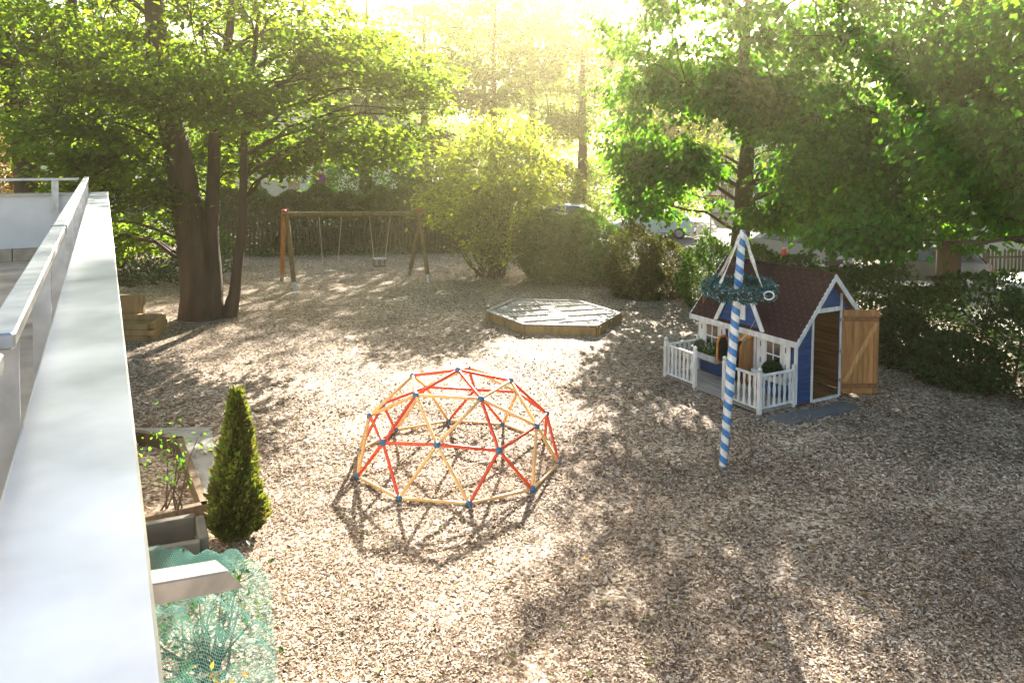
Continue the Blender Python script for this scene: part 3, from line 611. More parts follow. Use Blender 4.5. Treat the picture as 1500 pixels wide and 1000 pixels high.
# dormer gable over the entrance
dx0, dx1, dxm, dz0, dz1 = .60, 1.80, 1.20, FH + .06, 2.34; dy = -.09
z = dz0
while z < dz1 - .12:
    f = (z + bh - dz0) / (dz1 - dz0); hw = (dx1 - dx0) / 2 * (1 - f) - .02
    if hw > .03: board(dxm - hw, dy, z, dxm + hw, dy + .025, z + bh - .004, BLUEW)
    z += bh
for sg in (-1, 1):
    a = Vector((dxm + sg * .64, dy - .03, dz0 - .06)); b = Vector((dxm, dy - .03, dz1 + .02))
    mb = MB(); mb.beam(a, b, .026, .085, up=(1 * sg, 0, .52)); mb.obj('barge_board', WHITE2, house)
    # roof slope running back to the main roof
    yv0 = YR - (RZ - dz0) / SF; y_top = YR
    p0 = Vector((dxm + sg * .66, dy - .04, dz0 - .06)); p1 = Vector((dxm, dy - .04, dz1 + .05)); p2 = Vector((dxm, YR, dz1 + .05)); p3 = Vector((dxm + sg * .66, EY + .06, dz0 - .06))
    nn = (p1 - p0).cross(p2 - p1); nn.normalize(); nn = nn if nn.z > 0 else -nn; mb = MB(); vs = [p0, p1, p2, p3] + [p + nn * .02 for p in (p0, p1, p2, p3)]
    mb.add(vs, [(0, 1, 2, 3), (7, 6, 5, 4), (0, 4, 5, 1), (1, 5, 6, 2), (2, 6, 7, 3), (3, 7, 4, 0)]); mb.obj('dormer_roof', SHING, house)
# white plank with keyhole cut in the dormer
kp = [(1.05, 1.36), (1.05, 1.86), (1.20, 2.02), (1.36, 1.86), (1.36, 1.36)]
MB().prism(kp[::-1], dy - .024, dy - .004, XZ()).obj('keyhole_board', WHITE2, house)
mb = MB(); key = [(1.205 + .05 * math.cos(a), 1.66 + .05 * math.sin(a)) for a in [math.pi * (-.35 + 1.7 * i / 12) for i in range(13)]] + [(1.165, 1.48), (1.245, 1.48)]
mb.prism(key[::-1], dy - .0265, dy - .0243, XZ()); mb.obj('keyhole', SLATE, house)
# windows
for wx, zb in ((.0, .46), (1.58, .46)):
    x0, x1 = (.03, .78) if wx == 0 else (1.60, 2.39); cx = (x0 + x1) / 2; wf = .19
    W = board(cx - wf, -.03, zb, cx + wf, -.003, 1.12, WHITE2, 'window')
    for i in range(2):
        for j in range(2):
            xa = cx - wf + .035 + i * (wf - .02); za = .60 + j * .245
            MB().box(xa, -.034, za, xa + wf - .05, -.0305, za + .215).obj('pane', GLASS, W)
    for xa, xb in ((x0, cx - wf - .004), (cx + wf + .004, x1)):
        s_ = board(xa, -.042, zb, xb, -.02, 1.12, WHITE2, 'shutter')
        for zz in (.62, .93): MB().box((xa + xb) / 2 - .012, -.045, zz, (xa + xb) / 2 + .012, -.0425, zz + .10).obj('slot', BLUEW, s_)
# entrance frame, valance, leaves
board(.84, -.02, .06, .90, .03, FH, WHITE2, 'door_post'); board(1.50, -.02, .06, 1.56, .03, FH, WHITE2, 'door_post'); board(.905, -.018, FH - .06, 1.495, .03, FH, WHITE2, 'door_lintel')
va = [(.90, 1.11), (.90, .80)] + [(.90 + .6 * i / 10, .80 + .12 * math.sin(math.pi * i / 10) ** .8) for i in range(1, 10)] + [(1.50, .80), (1.50, 1.11)]
vl = MB().prism(va, -.045, -.025, XZ()).obj('arch_board', ORANGE, house)
for (cx, cz, r_) in ((1.08, .98, .035), (1.2, 1.03, .05), (1.34, .98, .04), (1.42, .90, .03), (1.27, .95, .025)):
    MB().prism([(cx + r_ * math.cos(a) * (1 + .3 * math.sin(3 * a)), cz + r_ * math.sin(a)) for a in [2 * math.pi * i / 12 for i in range(12)]], -.049, -.0455, XZ()).obj('painted_motif', TEALP, vl)
lf = thing('tmp', '', ''); D.objects.remove(lf)
Mx = Matrix.Translation((.88, -.05, 0)) @ Matrix.Rotation(R(-84), 4, 'Z')
oc = [(.0, .50), (.06, .42), (.26, .42), (.33, .52), (.33, .86), (.26, .98), (.08, .98), (.0, .86)]
fl_ = MB().prism(oc, -.03, .0, Mx @ XZ()).obj('door_leaf', ORANGE, house)
oc2 = [(.165 + (x - .165) * .82, .70 + (z - .70) * .86) for x, z in oc]
MB().prism(oc2, .0005, .006, Mx @ XZ()).obj('panel', SLATE, fl_); MB().prism(oc2, -.036, -.0305, Mx @ XZ()).obj('panel', SLATE, fl_)
Mx = Matrix.Translation((1.52, -.05, 0)) @ Matrix.Rotation(R(-100), 4, 'Z')
oc3 = [(0, .36), (.05, .34), (.26, .42), (.30, .5), (.30, .88), (.24, .98), (.0, 1.06)]
fl_ = MB().prism(oc3, -.02, .0, Mx @ XZ()).obj('door_leaf', WOOD, house)
for zz in (.55, .78): MB().prism([(.13, zz), (.18, zz), (.18, zz + .09), (.13, zz + .09)], -.024, -.0205, Mx @ XZ()).obj('cut_out', SLATE, fl_)
# veranda deck
for i in range(8): board(-.02, -.96 + i * .117, .03, LX + .02, -.96 + i * .117 + .112, .055, WOODG, 'deck_board')
for x in (0.0, 1.2, LX - .05): board(x, -.95, -.05, x + .05, -.02, .027, WOODG, 'joist')
def vrail(p, q, nb):
    p, q = Vector(p), Vector(q); d = (q - p).normalized()
    for zz, hh in ((.68, .035), (.105, .035)):
        mb = MB(); mb.beam(p + Vector((0, 0, zz)), q + Vector((0, 0, zz)), .055 if zz > .5 else .035, hh, bev=.004); mb.obj('rail', WHITE2, house)
    L = (q - p).length; prof = [(-.028, .12), (-.028, .20), (-.017, .26), (-.028, .36), (-.031, .42), (-.016, .50), (-.027, .58), (-.027, .66)]
    pol = prof + [(-a, b) for a, b in prof[::-1]]
    for i in range(nb):
        c_ = p + d * L * (i + .5) / nb; ang = math.atan2(d.y, d.x)
        mb = MB(); mb.prism(pol, -.009, .009, Matrix.Translation(c_) @ Matrix.Rotation(ang, 4, 'Z') @ XZ()); mb.obj('baluster', WHITE2, house)
FYv = -.93
for (x, y) in ((.03, FYv), (.88, FYv), (1.66, FYv), (2.50, FYv)):
    ps = board(x - .035, y - .035, .0, x + .035, y + .035, .76, WHITE2, 'fence_post', bev=.006)
    MB().ball((x, y, .80), .042, 12, 8).obj('ball_finial', WHITE2, ps, True)
for (x, y) in ((.03, -.06), (2.50, -.06)): board(x - .03, y - .03, .0, x + .03, y + .03, .78, WHITE2, 'fence_post', bev=.006)
vrail((.065, FYv, 0), (.845, FYv, 0), 7); vrail((1.695, FYv, 0), (2.465, FYv, 0), 6)
vrail((.03, -.895, 0), (.03, -.09, 0), 6); vrail((2.50, -.895, 0), (2.50, -.09, 0), 6)
# open side door
hx, hy = LX + .035, 1.19; dl = Vector((6.937, 14.134, 0)) - Vector((6.30, 14.03, 0)); lv = HM.inverted() @ Vector((6.937, 14.134, 0)) ; hv = Vector((hx, hy, 0)); dd = (Vector((lv.x, lv.y, 0)) - hv).normalized(); ang = math.atan2(dd.y, dd.x)
DMx = Matrix.Translation(hv) @ Matrix.Rotation(ang, 4, 'Z')
door = MB().box(.01, -.012, .10, .035, .012, 1.70, DMx).obj('side_door', WOOD, house, label='open side door of golden vertical planks with diagonal brace')
for i in range(7):
    xa = .037 + i * .098; MB().box(xa, -.011 + .001 * (i % 2), .07, xa + .094, .011, 1.66 + .004 * (i % 3), DMx, .003).obj('plank', WOOD, door)
for zz in (.22, 1.50): MB().box(.03, -.034, zz - .045, .71, -.013, zz + .045, DMx, .004).obj('cross_bar', WOODO2, door)
for zz in (.22, 1.50): MB().box(.03, .013, zz - .045, .71, .034, zz + .045, DMx, .004).obj('cross_bar', WOODO2, door)
for sy in (-.024, .024):
    mb = MB(); a, b = DMx @ Vector((.06, sy, .30)), DMx @ Vector((.66, sy, 1.42)); nrm = DMx.to_3x3() @ Vector((0, 1, 0)); mb.beam(a, b, .02, .085, up=nrm.cross(b - a)); mb.obj('brace', WOODB, door)
for zz in (.3, .85, 1.45): MB().box(-.03, -.03, zz, .02, .03, zz + .06, DMx).obj('hinge', STEEL, door)
# flower box
fb = MB().prism([(-.03, .0), (-.17, .0), (-.19, .04), (-.19, .15), (-.03, .15)], .02, .66, YZ()).v
mb = MB(); mb.prism([(-.03, .33), (-.16, .33), (-.20, .37), (-.20, .475), (-.03, .475)], .02, .66, YZ()); fbx = mb.obj('flower_box', WHITE2, house)
mb = MB(); mb.prism([(-.045, .474), (-.19, .474), (-.19, .479), (-.045, .479)], .035, .645, YZ()); mb.obj('soil', CHIPG, fbx)
mb = MB(); mb.prism([(-.03, .36), (-.16, .36), (-.20, .40), (-.20, .50), (-.03, .50)], 1.62, 2.36, YZ()); fb2 = mb.obj('flower_box', WHITE2, house)
def potted(name, label, cat, lp, r, h, n, lm, petal=None, leaf=.05, up=.4):
    wl = HM @ Vector(lp); t = thing(name, label, cat, tuple(wl)); mb = MB()
    for i in range(7): branch(mb, (0, 0, -.02), (random.uniform(-r, r) * .7, random.uniform(-r, r) * .7, h * random.uniform(.5, .9)), .004, .002, 4, 3)
    mb.obj('stems', L_DARK, t)
    u = norm(RNG.normal(0, 1, (n, 3))) * RNG.uniform(.4, 1, (n, 1)) ** .5; P = u * [r, r, h * .55] + [0, 0, h * .5]
    link('leaves', leaf_mesh('leaves', P, u + [0, 0, up] + RNG.normal(0, .4, (n, 3)), RNG.normal(0, .7, (n, 3)) + [0, 0, .6], leaf * RNG.uniform(.6, 1.2, n), lm, .65), t)
    if petal:
        k = 60; u = norm(RNG.normal(0, 1, (k, 3))) + [0, 0, .8]; P = norm(u) * [r, r, h * .6] + [0, 0, h * .52]
        kind(link('petals', leaf_mesh('petals', P, RNG.normal(0, 1, (k, 3)), u, .028 * RNG.uniform(.7, 1.2, k), petal, .9), t), 'stuff')
    return t
potted('flowering_plant', 'pink flowering plant at the left end of the white window box', 'plant', (.16, -.12, .48), .11, .20, 420, L_LIND, PINK)
potted('flowering_plant', 'white flowering plant at the right end of the white window box', 'plant', (.45, -.12, .48), .12, .20, 420, L_LIND, WPET)
potted('grassy_plant', 'bushy dark green plant under the right playhouse window behind the veranda rail', 'plant', (2.08, -.13, .48), .17, .22, 1500, L_DARK, None, .06, 1)
# chair inside
ct = thing('child_chair', 'small wooden chair standing inside the playhouse doorway', 'chair', tuple(HM @ Vector((1.25, .35, .05))), HZ)
MB().box(-.14, -.13, .26, .14, .13, .28, bev=.004).obj('seat', WOOD, ct)
for sx_ in (-.12, .12):
    MB().box(sx_ - .015, -.12, 0, sx_ + .015, -.09, .258).obj('leg', WOOD, ct); MB().box(sx_ - .015, .09, 0, sx_ + .015, .12, .258).obj('leg', WOOD, ct)
    MB().box(sx_ - .015, -.13, .282, sx_ + .015, -.105, .58).obj('back_post', WOOD, ct)
for zz in (.40, .52): MB().box(-.104, -.128, zz, .104, -.108, zz + .04).obj('back_slat', WOOD, ct)
# string between pole and dormer
a = MPB + md * 1.86; b = HM @ Vector((1.62, dy - .03, 1.42)); c2 = HM @ Vector((.78, -.35, 1.02))
mb = MB(); mb.tube([tuple(a.lerp(b, f) - Vector((0, 0, .10 * math.sin(f * math.pi)))) for f in [i / 10 for i in range(11)]], .004, 5); tag(mb.obj('string', CHAIN), 'thin pale string tied from the striped pole to the playhouse gable', 'string')
# grey mat by the side door
mb = MB(); pp = [at(1122, 612, .02), at(1160, 622, .02), at(1262, 596, .02), at(1232, 588, .02), at(1196, 598, .02), at(1167, 602, .02)]
mb.prism([(p.x, p.y) for p in pp][::-1], -.02, .035); tag(mb.obj('ground_mat', MATGREY), 'flat grey mat lying on the ground before the playhouse side door', 'mat')

# ------------------------------------------------------------ hexagonal sandpit cover
hp = [at(x, y, .25) for x, y in ((713, 455), (768, 475), (875, 477), (909, 458), (848, 440), (750, 438))]
cx = sum(p.x for p in hp) / 6; cy = sum(p.y for p in hp) / 6
plat = thing('sandpit', 'low hexagonal wooden sandpit covered with pale slatted panels', 'sandpit', (cx, cy, 0)); hl = [Vector((p.x - cx, p.y - cy, 0)) for p in hp]
for i in range(6):
    a, b = hl[i], hl[(i + 1) % 6]; d = (b - a).normalized()
    mb = MB(); mb.beam(a + Vector((0, 0, .105)) + d * .02, b + Vector((0, 0, .105)) - d * .02, .045, .23, bev=.006); mb.obj('side_board', WOODY, plat)
    mb = MB(); mb.beam(a * .975 + Vector((0, 0, .245)), b * .975 + Vector((0, 0, .245)), .13, .03, bev=.005); mb.v = [(x, y, z_ + i * .0006) for x, y, z_ in mb.v]; mb.obj('rim_board', WOODP, plat)
    outn = Vector((d.y, -d.x, 0)); nn = 3 if (b - a).length > 1.6 else 2
    for k in range(nn):
        f = (k + .5) / nn if nn == 2 else k / 2; c_ = a.lerp(b, .06 + .88 * f) + outn * .04
        mb = MB(); mb.box(-.05, -.018, -.02, .05, .018, .215, Matrix.Translation(c_) @ Matrix.Rotation(math.atan2(d.y, d.x), 4, 'Z')); mb.obj('peg', WOODY, plat)
def inhex(x, y, s=.93):
    for i in range(6):
        a, b = hl[i] * s, hl[(i + 1) % 6] * s
        if (b.x - a.x) * (y - a.y) - (b.y - a.y) * (x - a.x) > 0: return False
    return True
flip = not inhex(0, 0)
if flip:
    def inhex(x, y, s=.93):
        return all((hl[(i + 1) % 6].x * s - hl[i].x * s) * (y - hl[i].y * s) - (hl[(i + 1) % 6].y * s - hl[i].y * s) * (x - hl[i].x * s) > 0 for i in range(6))
u1 = Vector((math.cos(R(18)), math.sin(R(18)), 0)); u2 = Vector((-u1.y, u1.x, 0)); T = .62; cnt = 0
mb = MB(); mb.prism([(h.x * .95, h.y * .95) for h in (hl if not flip else hl)], .10, .17)
mb.obj('underlay', WOODK, plat)
def clip(seg0, seg1):   # clip a segment to the hexagon
    ts = [i / 60 for i in range(61)]; ins = [t for t in ts if inhex(*(seg0.lerp(seg1, t))[:2])]
    return (seg0.lerp(seg1, ins[0]), seg0.lerp(seg1, ins[-1])) if len(ins) > 6 else None
for i in range(-6, 7):
    for j in range(-6, 7):
        o = u1 * i * T + u2 * j * T; par = (i + j) % 2; a_, b_ = (u1, u2) if par else (u2, u1)
        for k in range(5):
            s0 = o + b_ * (k + .5) * T / 5 + a_ * .015; s1 = s0 + a_ * (T - .03); c_ = clip(s0, s1)
            if c_ and (c_[1] - c_[0]).length > .08:
                mb = MB(); zt = Vector((0, 0, .222 + random.uniform(0, .006))); mb.beam(c_[0] + zt, c_[1] + zt, T / 5 - .034, .022); mb.obj('slat', WOODP, plat); cnt += 1
            if k == 2:
                pass
for (j, i0, i1, dj) in ((-1.5, -2, 0, 0), (-.5, -3, -.4, 0), (.5, -2.4, 0, 0), (1.5, -1.5, .5, 0), (-1.0, 0.3, 2.4, 0), (0.0, .4, 3, 0), (1.0, .5, 2.6, 0), (-2, -.5, 1.2, 0)):
    c_ = clip(u1 * i0 * T + u2 * j * T, u1 * i1 * T + u2 * j * T)
    if c_: mb = MB(); zt = Vector((0, 0, .252)); mb.beam(c_[0] + zt, c_[1] + zt, .045, .035, bev=.004); mb.obj('batten', WOODP, plat)

# ------------------------------------------------------------ swing set
sw = thing('swing_set', 'timber swing frame with one orange leg and red caps near the back fence', 'swing set', (-5.5, 26.2, 0))
so = Vector(sw.location)
fl0, bl0, br0, fr0 = at(432, 426, 0), at(413, 411, 0), at(600, 403, 0), at(628, 414, 0)
TL = (fl0 + bl0) / 2 + Vector((-.1, 0, 2.42)); TR = (fr0 + br0) / 2 + Vector((-.1, 0, 2.36))
TL = Vector((at(418, 316, 2.42).x, at(418, 316, 2.42).y, 2.42)); TLb = (fl0 + bl0) / 2; TL = Vector((TLb.x - .05, TLb.y, 2.40)); TRb = (fr0 + br0) / 2; TR = Vector((TRb.x, TRb.y, 2.34))
bd = (TR - TL).normalized()
MB().tube([TL - so - bd * .15, TR - so + bd * .12], .085, 12).obj('cross_beam', WOODD, sw, True)
for (ft, tp, m_, off) in ((fl0, TL, WOODD, .0), (bl0, TL, WOODO, -.1), (br0, TR, WOODD, .1), (fr0, TR, WOODD, .0)):
    dvv = (ft - tp).normalized(); a = tp - so + bd * off - dvv * .12; b = ft - so - dvv * .28
    lg = MB().tube([a, b], .078, 12).obj('leg', m_, sw, True, label='orange new timber leg' if m_ is WOODO else None)
    MB().tube([b - dvv * .02, ft - so + dvv * .05], .07, 10).obj('metal_shoe', METAL, lg, True)
    MB().lathe([(.082, 0), (.088, .01), (.085, .04), (.05, .06)], 12, a - dvv * .0 , (-dvv).to_track_quat('Z', 'Y').to_matrix().to_4x4()).obj('cap', SIGNR, lg, True)
def swing_pts(f0, f1): return TL.lerp(TR, f0), TL.lerp(TR, f1)
def swing(name, label, f0, f1, seat_z, kindb):
    p, q_ = swing_pts(f0, f1); p = p - Vector((0, 0, .1)); q_ = q_ - Vector((0, 0, .1)); c_ = (p + q_) / 2; d = (q_ - p).normalized(); hw = .24 if not kindb else .20
    t = thing(name, label, 'swing', (c_.x, c_.y, seat_z)); o_ = Vector(t.location); hp_ = hw + .0
    for s_, top_ in ((-1, p), (1, q_)):
        MB().tube([top_ - o_, d * s_ * hp_ + Vector((0, 0, .04 if not kindb else .26))], .011, 6).obj('rope', CHAIN, t, True)
        MB().ball(top_ - o_ + Vector((0, 0, .02)), .03, 8, 5).obj('shackle', STEEL, t, True)
    Md = Matrix.Rotation(math.atan2(d.y, d.x), 4, 'Z')
    if not kindb:
        MB().box(-.24, -.09, -.015, .24, .09, .02, Md, .008).obj('seat', METAL if 0 else WOODP, t)
        for s_ in (-1, 1): MB().tube([Md @ Vector((s_ * .24, 0, .0)), Md @ Vector((s_ * .24, 0, .10))], .016, 6).obj('hook', STEEL, t)
    else:
        MB().box(-.19, -.14, -.015, .19, .14, .015, Md, .008).obj('seat', BLACK, t)
        for zz in (.26,):
            for (x0, y0, x1, y1) in ((-.2, -.15, .2, -.15), (.2, -.15, .2, .15), (.2, .15, -.2, .15), (-.2, .15, -.2, -.15)):
                MB().tube([Md @ Vector((x0, y0, zz)), Md @ Vector((x1, y1, zz))], .022, 8).obj('safety_bar', STEEL, t, True)
        for x0 in (-.19, 0, .19):
            for y0 in (-.14, .14): MB().tube([Md @ Vector((x0, y0, 0)), Md @ Vector((x0 * 1.05, y0 * 1.07, .25))], .014, 6).obj('strap', BLACK, t, True)
swing('swing', 'swing with a flat board seat on the left of the frame', .235, .40, .42, 0)
swing('swing', 'toddler swing with a square safety cradle on the right of the frame', .61, .77, .52, 1)

# ------------------------------------------------------------ picket fences
def fence(name, label, a, b, h, sp, m=FENCEM, lean=.01, gaps=0):
    a, b = Vector((*a, 0)), Vector((*b, 0)); L = (b - a).length; d = (b - a).normalized(); n3 = Vector((-d.y, d.x, 0)); t = thing(name, label, 'fence', tuple(a))
    pm = []
    for k in range(3):
        hh = h * (1, .97, 1.02)[k]; mb = MB(); wd = .075; mb.prism([(-wd / 2, .08), (wd / 2, .08), (wd / 2, hh - .05), (0, hh), (-wd / 2, hh - .05)], -.011, .011, XZ()); pm.append(mb.mesh('picket', m))
    ang = math.atan2(d.y, d.x); i = 0; s_ = .1
    while s_ < L:
        link('picket', pm[i % 3], t, d * s_ + n3 * .03, rot=(0, random.gauss(0, lean), ang)); i += 1; s_ += sp * random.uniform(.93, 1.07)
    for zz in (h * .22, h * .8): mb = MB(); mb.beam(Vector((0, 0, zz)) - n3 * .01, d * L + Vector((0, 0, zz)) - n3 * .01, .04, .07); mb.obj('rail', m, t)
    k = 0
    while k * 2.4 < L: MB().box(-.05, -.05, 0, .05, .05, h * .95, Matrix.Translation(d * k * 2.4 - n3 * .085)).obj('post', m, t); k += 1
    return t
fence('picket_fence', 'long dark picket fence behind the swing set', (-13.2, 32.2), (3.5, 35.4), 1.45, .175)
fence('picket_fence', 'dark picket fence behind the parked cars at the right edge', (16.5, 26.2), (24.5, 27.4), 1.3, .15)

# ------------------------------------------------------------ hedges and shrubs
def hedge(name, label, path, wd, h, dens, lm, leaf=.07, cat='hedge', stems=True, rough=.1, topv=.12):
    t = thing(name, label, cat, (*path[0], 0)); o = Vector((*path[0], 0)); PS = []; OS = []; mb = MB()
    for (a, b) in zip(path, path[1:]):
        a, b = np.array([*a, 0.]) - np.array(o), np.array([*b, 0.]) - np.array(o); d = b - a; L = np.linalg.norm(d); d /= L; nn = np.array([-d[1], d[0], 0])
        n = int(dens * L * (h * 2 + wd)); s = RNG.uniform(-.1, L + .1, n); face = RNG.uniform(0, h * 2 + wd, n); dep = RNG.exponential(.10, n) * 1.2
        hl_ = h * (1 + topv * np.sin(s * 1.9 + L) * .6 + topv * .5 * np.sin(s * 4.7)); bul = 1 + rough * np.sin(s * 2.3 + face * 2) + rough * np.sin(s * 5.1 - face * 4) * .6
        w_ = wd / 2 * bul; off = np.where(face < h, -w_ + dep, np.where(face < h * 2, w_ - dep, RNG.uniform(-1, 1, n) * w_)); z = np.where(face < h * 2, RNG.uniform(.03, 1, n) * hl_, hl_ - dep)
        P = a + d * s[:, None] + nn * off[:, None]; P[:, 2] = z; ov = nn * np.sign(off)[:, None] * np.where(face < 2 * h, 1, .2)[:, None]; ov[:, 2] = np.where(face < h * 2, .1, 1)
        PS.append(P); OS.append(ov)
        if stems:
            k = int(L / .45)
            for i in range(k):
                p = a + d * (i + .5) * L / k + nn * random.uniform(-.15, .15); branch(mb, tuple(p), tuple(p + np.array([random.uniform(-.3, .3), random.uniform(-.3, .3), h * .85])), .035, .01, 5, 4, 0, .06)
    if stems: mb.obj('stems', BARK2, t, True)
    link('foliage', leaf_mesh('foliage', *hedge_leaves(np.concatenate(PS), leaf, .6, np.concatenate(OS)), lm), t); return t
hedge('hedge', 'tall clipped conifer hedge behind the picket fence and swings', [(-13, 33.2), (-1, 35.5)], 1.0, 2.65, 620, L_HEDGE, .15)
hedge('hedge', 'low green hedge right of the yellow green bush along the back fence', [(-1, 35.6), (4.2, 36.4)], .9, 1.6, 420, L_HEDGE, .14)
def blob(name, label, base, envs, lm, leaf, n, cat='shrub'):
    t = thing(name, label, cat, (*base, 0)); P = []; O = []
    for (cx, cy, cz, rx, ry, rz, w_) in envs:
        k = int(n * w_); u = norm(RNG.normal(0, 1, (k, 3))); lump = 1 + .12 * np.sin(u[:, 0:1] * 6 + cx) * np.cos(u[:, 1:2] * 5 + cy) + .1 * np.sin(u[:, 2:] * 9 + u[:, 0:1] * 5) + .05 * np.sin(u[:, 0:1] * 19 + u[:, 2:] * 17)
        P.append(u * lump * (1 - RNG.exponential(.10, (k, 1))) * [rx, ry, rz] + [cx - base[0], cy - base[1], cz]); O.append(u)
    P = np.concatenate(P); O = np.concatenate(O); ok = P[:, 2] > .03; P, O = P[ok], O[ok]; mb = MB()
    for i in range(14):
        q = P[RNG.integers(len(P))]; branch(mb, (random.uniform(-.2, .2), random.uniform(-.2, .2), -.03), tuple(q * .9), .035, .008, 5, 4, 0, .08)
    mb.obj('stems', BARK2, t, True); link('foliage', leaf_mesh('foliage', *hedge_leaves(P, leaf, .7, O), lm), t); return t
blob('conifer_shrub', 'large rounded dark conifer shrub left of centre behind the sandpit', (2.1, 26.6), [(1.3, 26.8, 1.15, 1.1, 1.1, 1.2, .35), (2.7, 26.6, 1.15, 1.3, 1.2, 1.2, .4), (2.0, 26.3, .7, 1.7, 1.2, .9, .25)], L_HEDGE, .11, 26000)
blob('conifer_shrub', 'brownish loose shrub between the dark conifer shrub and the playhouse', (4.1, 24.2), [(4.0, 24.4, .9, .9, .8, 1.35, .4), (4.9, 23.8, .7, .9, .8, 1.1, .35), (4.3, 23.6, .4, 1.2, .6, .55, .25)], leafmat('brown_green_leaf', (.075, .085, .028), (2, 1.8, 1), .35, .04, .4), .10, 15000)
blob('shrub', 'green shrub behind the left gable of the playhouse', (6.0, 22.0), [(5.9, 22.2, .8, .9, .9, 1.25, .5), (6.9, 21.4, .8, .9, .9, 1.2, .5)], L_HEDGE, .10, 15000)
hedge('hedge', 'dark wild hedge behind the playhouse and its open door', [(7.6, 20.6), (8.9, 18.4), (9.4, 16.4)], 1.4, 1.6, 420, L_DARK, .11, rough=.2, topv=.25)
hedge('hedge', 'dark dense hedge along the right edge of the play area', [(9.8, 16.0), (10.6, 13.4), (10.9, 9.6)], 2.0, 1.9, 420, L_DARK, .11, rough=.2, topv=.25)
blob('shrub', 'low dark laurel shrub beside the open door of the playhouse', (8.6, 16.2), [(8.6, 16.4, .4, .7, .7, .75, .5), (9.0, 15.0, .35, .8, .8, .6, .5)], L_DARK, .11, 9000)
shrub('hazel_bush', 'bright yellow green multi stemmed bush in the centre behind the sandpit', 'bush', (-.75, 27.5), [(-.8, 27.5, 3.9, 2.4, 2.0, 1.5, 170), (-2.0, 27.2, 2.7, 1.5, 1.5, 1.0, 60), (.4, 27.5, 2.8, 1.3, 1.5, 1.1, 60), (-.6, 27.2, 1.3, .9, .8, .9, 40), (-.3, 27.8, 5.2, 1.5, 1.3, .8, 40)], L_YEL, .19, 24, 46, 2.6, None, .5, .25)
blob('shrub', 'dark leafy undergrowth behind the large tree and the parapet', (-12.5, 26), [(-12.5, 26, .9, 2.6, 1.5, 1.3, .6), (-15.5, 25, 1.1, 2.2, 1.5, 1.4, .4)], L_DARK, .13, 16000)
blob('shrub', 'orange tinged shrub beyond the far terrace wall at the left edge', (-23, 31), [(-23, 31, 2.6, 3, 2.5, 2.9, 1)], L_BROWN, .16, 14000)
n = 2600; s = RNG.uniform(0, 1, n); P = np.stack([-13 + s * 16.5 + RNG.normal(0, .1, n), 31.7 + s * 3.2 + RNG.normal(0, .18, n), RNG.exponential(.14, n)], 1)
kind(tag(link('ground_ivy', leaf_mesh('ground_ivy', *hedge_leaves(P, .12), L_HEDGE)), 'low ivy and leaf litter along the foot of the back picket fence', 'ivy'), 'stuff')

# ------------------------------------------------------------ trees
make_tree('beech_tree', 'large old multi stemmed tree left of the swing set', 'tree', (-8.36, 20.4),
          [[(-.05, 0, -.1, .60), (-.1, 0, .5, .50), (-.30, .05, 2.2, .43), (-.75, .1, 4.5, .36), (-1.3, .2, 7, .30), (-1.5, .2, 11, .18), (-1.6, 0, 14, .05)],
           [(.25, -.1, -.1, .34), (.3, -.1, .5, .24), (.12, .2, 2.4, .19), (.2, .3, 5, .16), (.6, .4, 8, .11), (.9, .5, 11, .04)],
           [(.62, .1, -.1, .25), (.78, .1, .6, .15), (1.0, .15, 2.6, .115), (1.0, .3, 5, .09), (1.4, .4, 8.5, .05)]],
          [(-8.8, 20.4, 8.8, 5.6, 5.2, 3.2, 380), (-5.0, 21.5, 6.9, 3.0, 2.8, 1.5, 150), (-4.4, 22.0, 4.9, 2.2, 2.2, 1.0, 95), (-6.4, 22.8, 4.3, 1.7, 1.6, .6, 70), (-3.2, 22.4, 6.4, 1.6, 1.8, 1.0, 50),
           (-10.6, 19.2, 5.4, 2.7, 2.3, 1.5, 170), (-10.8, 20.2, 3.2, 2.2, 1.6, 1.1, 110), (-7.2, 18.6, 6.0, 2.4, 1.6, 1.2, 110), (-11.5, 21.5, 2.2, 1.8, 1.3, 1.1, 60), (-8.6, 22.2, 4.6, 2.6, 1.4, 1.3, 110), (-10.2, 18.2, 4.3, 1.2, 1.0, .8, 40)],
          L_BEECH, .2, 25, .66, .13, None, 60, dens=.8, holes=.32, hang=.1, wr=.66)
make_tree('beech_tree', 'dark tree with twin trunks at the far left beyond the terrace', 'tree', (-17.4, 27.5),
          [[(0, 0, -.1, .6), (-.1, 0, 2, .48), (-.6, 0, 6, .4), (-1.2, 0, 10, .25), (-1.2, 0, 15, .05)], [(.8, .2, -.1, .4), (.9, .2, 3, .33), (.9, .2, 7, .26), (1.6, .4, 13, .05)]],
          [(-17.5, 27, 11, 6.5, 5.5, 4.4, 330), (-14.0, 26, 7.4, 3.8, 3.0, 1.9, 170), (-20, 26, 7.0, 3.4, 3.0, 1.8, 110), (-13.5, 27.5, 4.9, 2.4, 2.2, 1.0, 70)],
          L_BEECH, .26, 20, .8, .15, None, 36, holes=.15, hang=.15)
